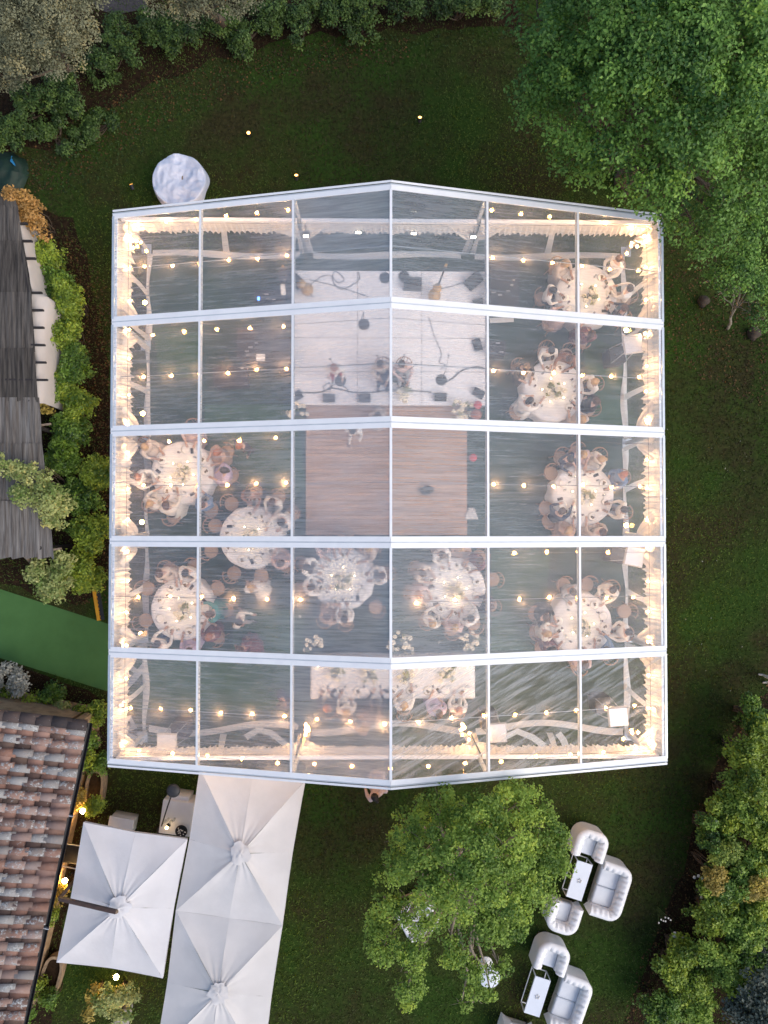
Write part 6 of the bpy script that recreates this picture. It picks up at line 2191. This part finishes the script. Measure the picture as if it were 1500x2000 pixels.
# ---- plants round the house
shrub('silver_shrub', 'silver grey shrub between carpet path and tiled roof', [CL(15, 1318, .9, .40, .4), CL(45, 1335, .8, .32, .35), CL(-20, 1335, .9, .4, .4)], 2600, .08, L_SILVER, 231)
shrub('green_shrub', 'green shrub at the left edge below the silver shrub', [CL(10, 1362, .6, .36, .35), CL(-30, 1350, .6, .4, .4)], 1500, .08, L_LAUREL, 232)
for k, (px, py, r, lab, mt) in enumerate(((62, 1374, .34, 'low green plant by the tile verge', L_LAUREL), (105, 1355, .34, 'low bush on the amber lit soil', L_DEEP), (118, 1388, .26, 'pale flecked plant at the verge corner', L_CREAM), (150, 1395, .26, 'small green plant beside the edging stones', L_LAUREL), (188, 1395, .34, 'leafy plant at the marquee corner', L_LAUREL), (178, 1445, .38, 'tall leafy plant beside the gutter', L_DEEP), (165, 1490, .34, 'plant along the gutter below the tall one', L_LAUREL), (200, 1490, .26, 'dark plant at the marquee leg', L_DEEP), (150, 1560, .25, 'plant lit gold by the farthest globe lamp', L_GOLD), (185, 1572, .26, 'trailing plant in the upper stone planter', L_LAUREL), (110, 1740, .24, 'yellow green plant by the middle globe lamp', L_GOLD), (95, 1790, .30, 'plant between gutter and square parasol', L_LAUREL), (60, 1930, .34, 'plant climbing at the lower gutter', L_LAUREL), (45, 1985, .40, 'leafy plant at the bottom left gutter end', L_DEEP), (98, 1945, .22, 'plant in the lower stone planter', L_DEEP))):  # plant by the farthest lamp: gold lamp light is put into its leaf colour
    shrub('garden_plant', lab, [CL(px, py, .5, r, .35), CL(px + 8, py - 8, .6, r * .6, .25)], 900, .075, mt, 240 + k, 'garden plants by the house', 'plant')
shrub('yellow_bush', 'yellow and green bush under the nearest globe lamp', [CL(225, 1945, .9, .42, .4), CL(250, 1935, .9, .30, .35), CL(200, 1960, .8, .30, .3), CL(240, 1970, .7, .3, .3)], 2200, .08, L_CREAM, 260)
shrub('gold_bush', 'gold leaved sprigs left of the yellow and green bush', [CL(185, 1935, .8, .16, .2), CL(180, 1970, .8, .16, .2)], 420, .085, L_GOLD, 261)

# ---- border at lower right
BG = 'shrubs of the right border'
bord = [(1490, 1670, 1.5, .5, 'border shrub at the right edge above the golden tipped one', L_LAUREL), (1460, 1690, 1.3, .45, 'border shrub between the two golden shrubs and the edge', L_MAP), (1490, 1780, 1.4, .5, 'border shrub at the right edge below the golden tipped one', L_LAUREL), (1460, 1850, 1.3, .5, 'border shrub above the bluish conifer', L_DEEP), (1395, 1755, 1.2, .4, 'border shrub right of the upper white roses', L_LAUREL), (1345, 1920, 1.1, .42, 'border shrub near the bottom middle of the border', L_LAUREL), (1420, 1590, 1.3, .4, 'border shrub just above the larger golden shrub', L_LAUREL), (1470, 1400, 1.2, .36, 'smallest border shrub at the top of the border', L_DEEP), (1450, 1470, 1.5, .50, 'topmost border shrub at right', L_LAUREL), (1495, 1430, 1.6, .5, 'border shrub at the right edge, highest in view', L_LAUREL), (1480, 1520, 1.8, .60, 'broad bright border shrub', L_LAUREL), (1430, 1550, 1.5, .50, 'border shrub above the golden one', L_MAP), (1490, 1610, 1.6, .50, 'border shrub at the right edge beside the golden leaves', L_LAUREL), (1400, 1620, 1.3, .42, 'border shrub left of the golden leaves', L_DEEP), (1430, 1720, 1.4, .55, 'dark border shrub behind the white flowers', L_DEEP), (1380, 1790, 1.3, .50, 'border shrub right of the largest white flowers', L_LAUREL), (1440, 1800, 1.5, .5, 'border shrub at the right with yellow tips', L_MAP), (1400, 1880, 1.4, .55, 'yellow green border shrub near the bottom', L_MAP), (1320, 1890, 1.2, .42, 'low border shrub near the lower sofa', L_LAUREL), (1290, 1960, 1.1, .42, 'lowest left border shrub', L_DEEP), (1360, 1960, 1.2, .50, 'border shrub at the bottom edge', L_MAP), (1330, 1850, 1.1, .36, 'small border shrub by the bare soil', L_LAUREL), (1440, 1910, 1.2, .4, 'border shrub beside the bluish conifer', L_LAUREL)]
for k, (px, py, z, r, lab, mt) in enumerate(bord):
    cl = [CL(px, py, z * .62, r, z * .5)] + [CL(px + rh.uniform(-28, 28), py + rh.uniform(-28, 28), z * rh.uniform(.65, 1.0), r * rh.uniform(.4, .6), z * .28) for _ in range(5)]
    shrub('border_shrub', lab, cl, 4200, .085, mt, 300 + k, BG)
for k, (px, py, r, lab) in enumerate(((1412, 1668, .40, 'golden leaved shrub in the right border, the larger one'), (1392, 1712, .28, 'golden leaved shrub in the right border, the smaller one'), (1470, 1735, .30, 'golden tipped shrub at the right edge'))):
    shrub('golden_shrub', lab, [CL(px, py, 1.5, r, .3), CL(px + 10, py - 12, 1.4, r * .7, .3)], 1300, .085, L_GOLD if k else L_OAKY, 330 + k)
t = tree('bluish_conifer', 'bluish grey conifer in the bottom right corner', at(1490, 1960, .5), [CL(1480, 1935, 1.8, .5), CL(1500, 1985, 1.8, .55), CL(1455, 1975, 1.3, .40), CL(1500, 1890, 1.2, .4), CL(1470, 1860, 1.0, .3)], 7000, .10, L_BLUE, 340)
FLW = M('rose_white', (.85, .82, .76), (.75, .68, .60), 12, .6)
for px, py, n, sp, lab in ((1325, 1835, 6, .11, 'largest cluster of white roses at the border edge'), (1373, 1755, 4, .08, 'white rose cluster above the largest one'), (1365, 1717, 3, .07, 'small white rose cluster beside golden leaves'), (1301, 1792, 7, .16, 'scattered small white flowers on the border soil')):
    p = at(px, py, .7)
    t = thing('rose_cluster', lab, 'flowers', (p.x, p.y, 0))
    st, bl = MB(), MB()
    for k in range(n):
        q = Vector((rh.gauss(0, sp), rh.gauss(0, sp), .7 + rh.uniform(-.1, .05)))
        st.tube([(0, 0, 0), q * .6, q], .006, 4)
        s_ = .055 if n < 7 else .03
        for j in range(6):
            bl.sphere((q.x + s_ * .45 * math.cos(j * 1.05), q.y + s_ * .45 * math.sin(j * 1.05), q.z + .01 * (j % 2)), s_ * .5, 6, 4, 0, (1, 1, .6))
    st.build('stems', STEMG, t)
    bl.build('blooms', FLW, t, True)

# ---- overgrown bank along the top
bank = [(60, 210, .9, .6, 'bank bush left of the olive tree foot'), (130, 190, .9, .6, 'bank bush below the olive tree'), (200, 130, 1.0, .6, 'bank bush right of the olive tree'), (230, 80, 1.1, .65, 'bank bush below the gravel road'), (300, 60, 1.0, .6, 'bank bush left below the second olive tree'), (370, 70, .9, .5, 'bank bush under the second olive tree'), (440, 50, 1.0, .6, 'bank bush right of the second olive tree'), (510, 30, 1.1, .65, 'bank bush at the top edge left of centre'), (580, 40, 1.0, .6, 'bank bush at the top edge near centre left'), (650, 25, 1.1, .6, 'bank bush at the top edge above the left spot'), (720, 15, 1.2, .65, 'bank bush at the top edge above the ridge'), (800, 10, 1.1, .6, 'bank bush at the top edge above the right spot'), (880, 5, 1.1, .6, 'bank bush at the top edge right of the right spot'), (960, 10, 1.1, .55, 'bank bush beside the huge tree'), (20, 260, .8, .5, 'bank bush above the green tarpaulin'), (90, 260, .6, .4, 'low scrubby bank bush with pale twigs'), (470, 85, .6, .4, 'low bank bush spilling onto the lawn at left'), (690, 45, .7, .45, 'light green bank bush spilling onto the lawn'), (180, 250, .5, .35, 'small scrub at the lawn edge near the tarpaulin')]
for k, (px, py, z, r, lab) in enumerate(bank):
    cl = [CL(px, py, z * .4, r * .8, z * .4)] + [CL(px + rh.uniform(-42, 42), py + rh.uniform(-36, 36), z * rh.uniform(.3, .8), r * rh.uniform(.25, .5), z * .25) for _ in range(6)]
    shrub('bank_bush', lab, cl, 2600, .075, L_BANK, 400 + k, 'bushes on the far bank')
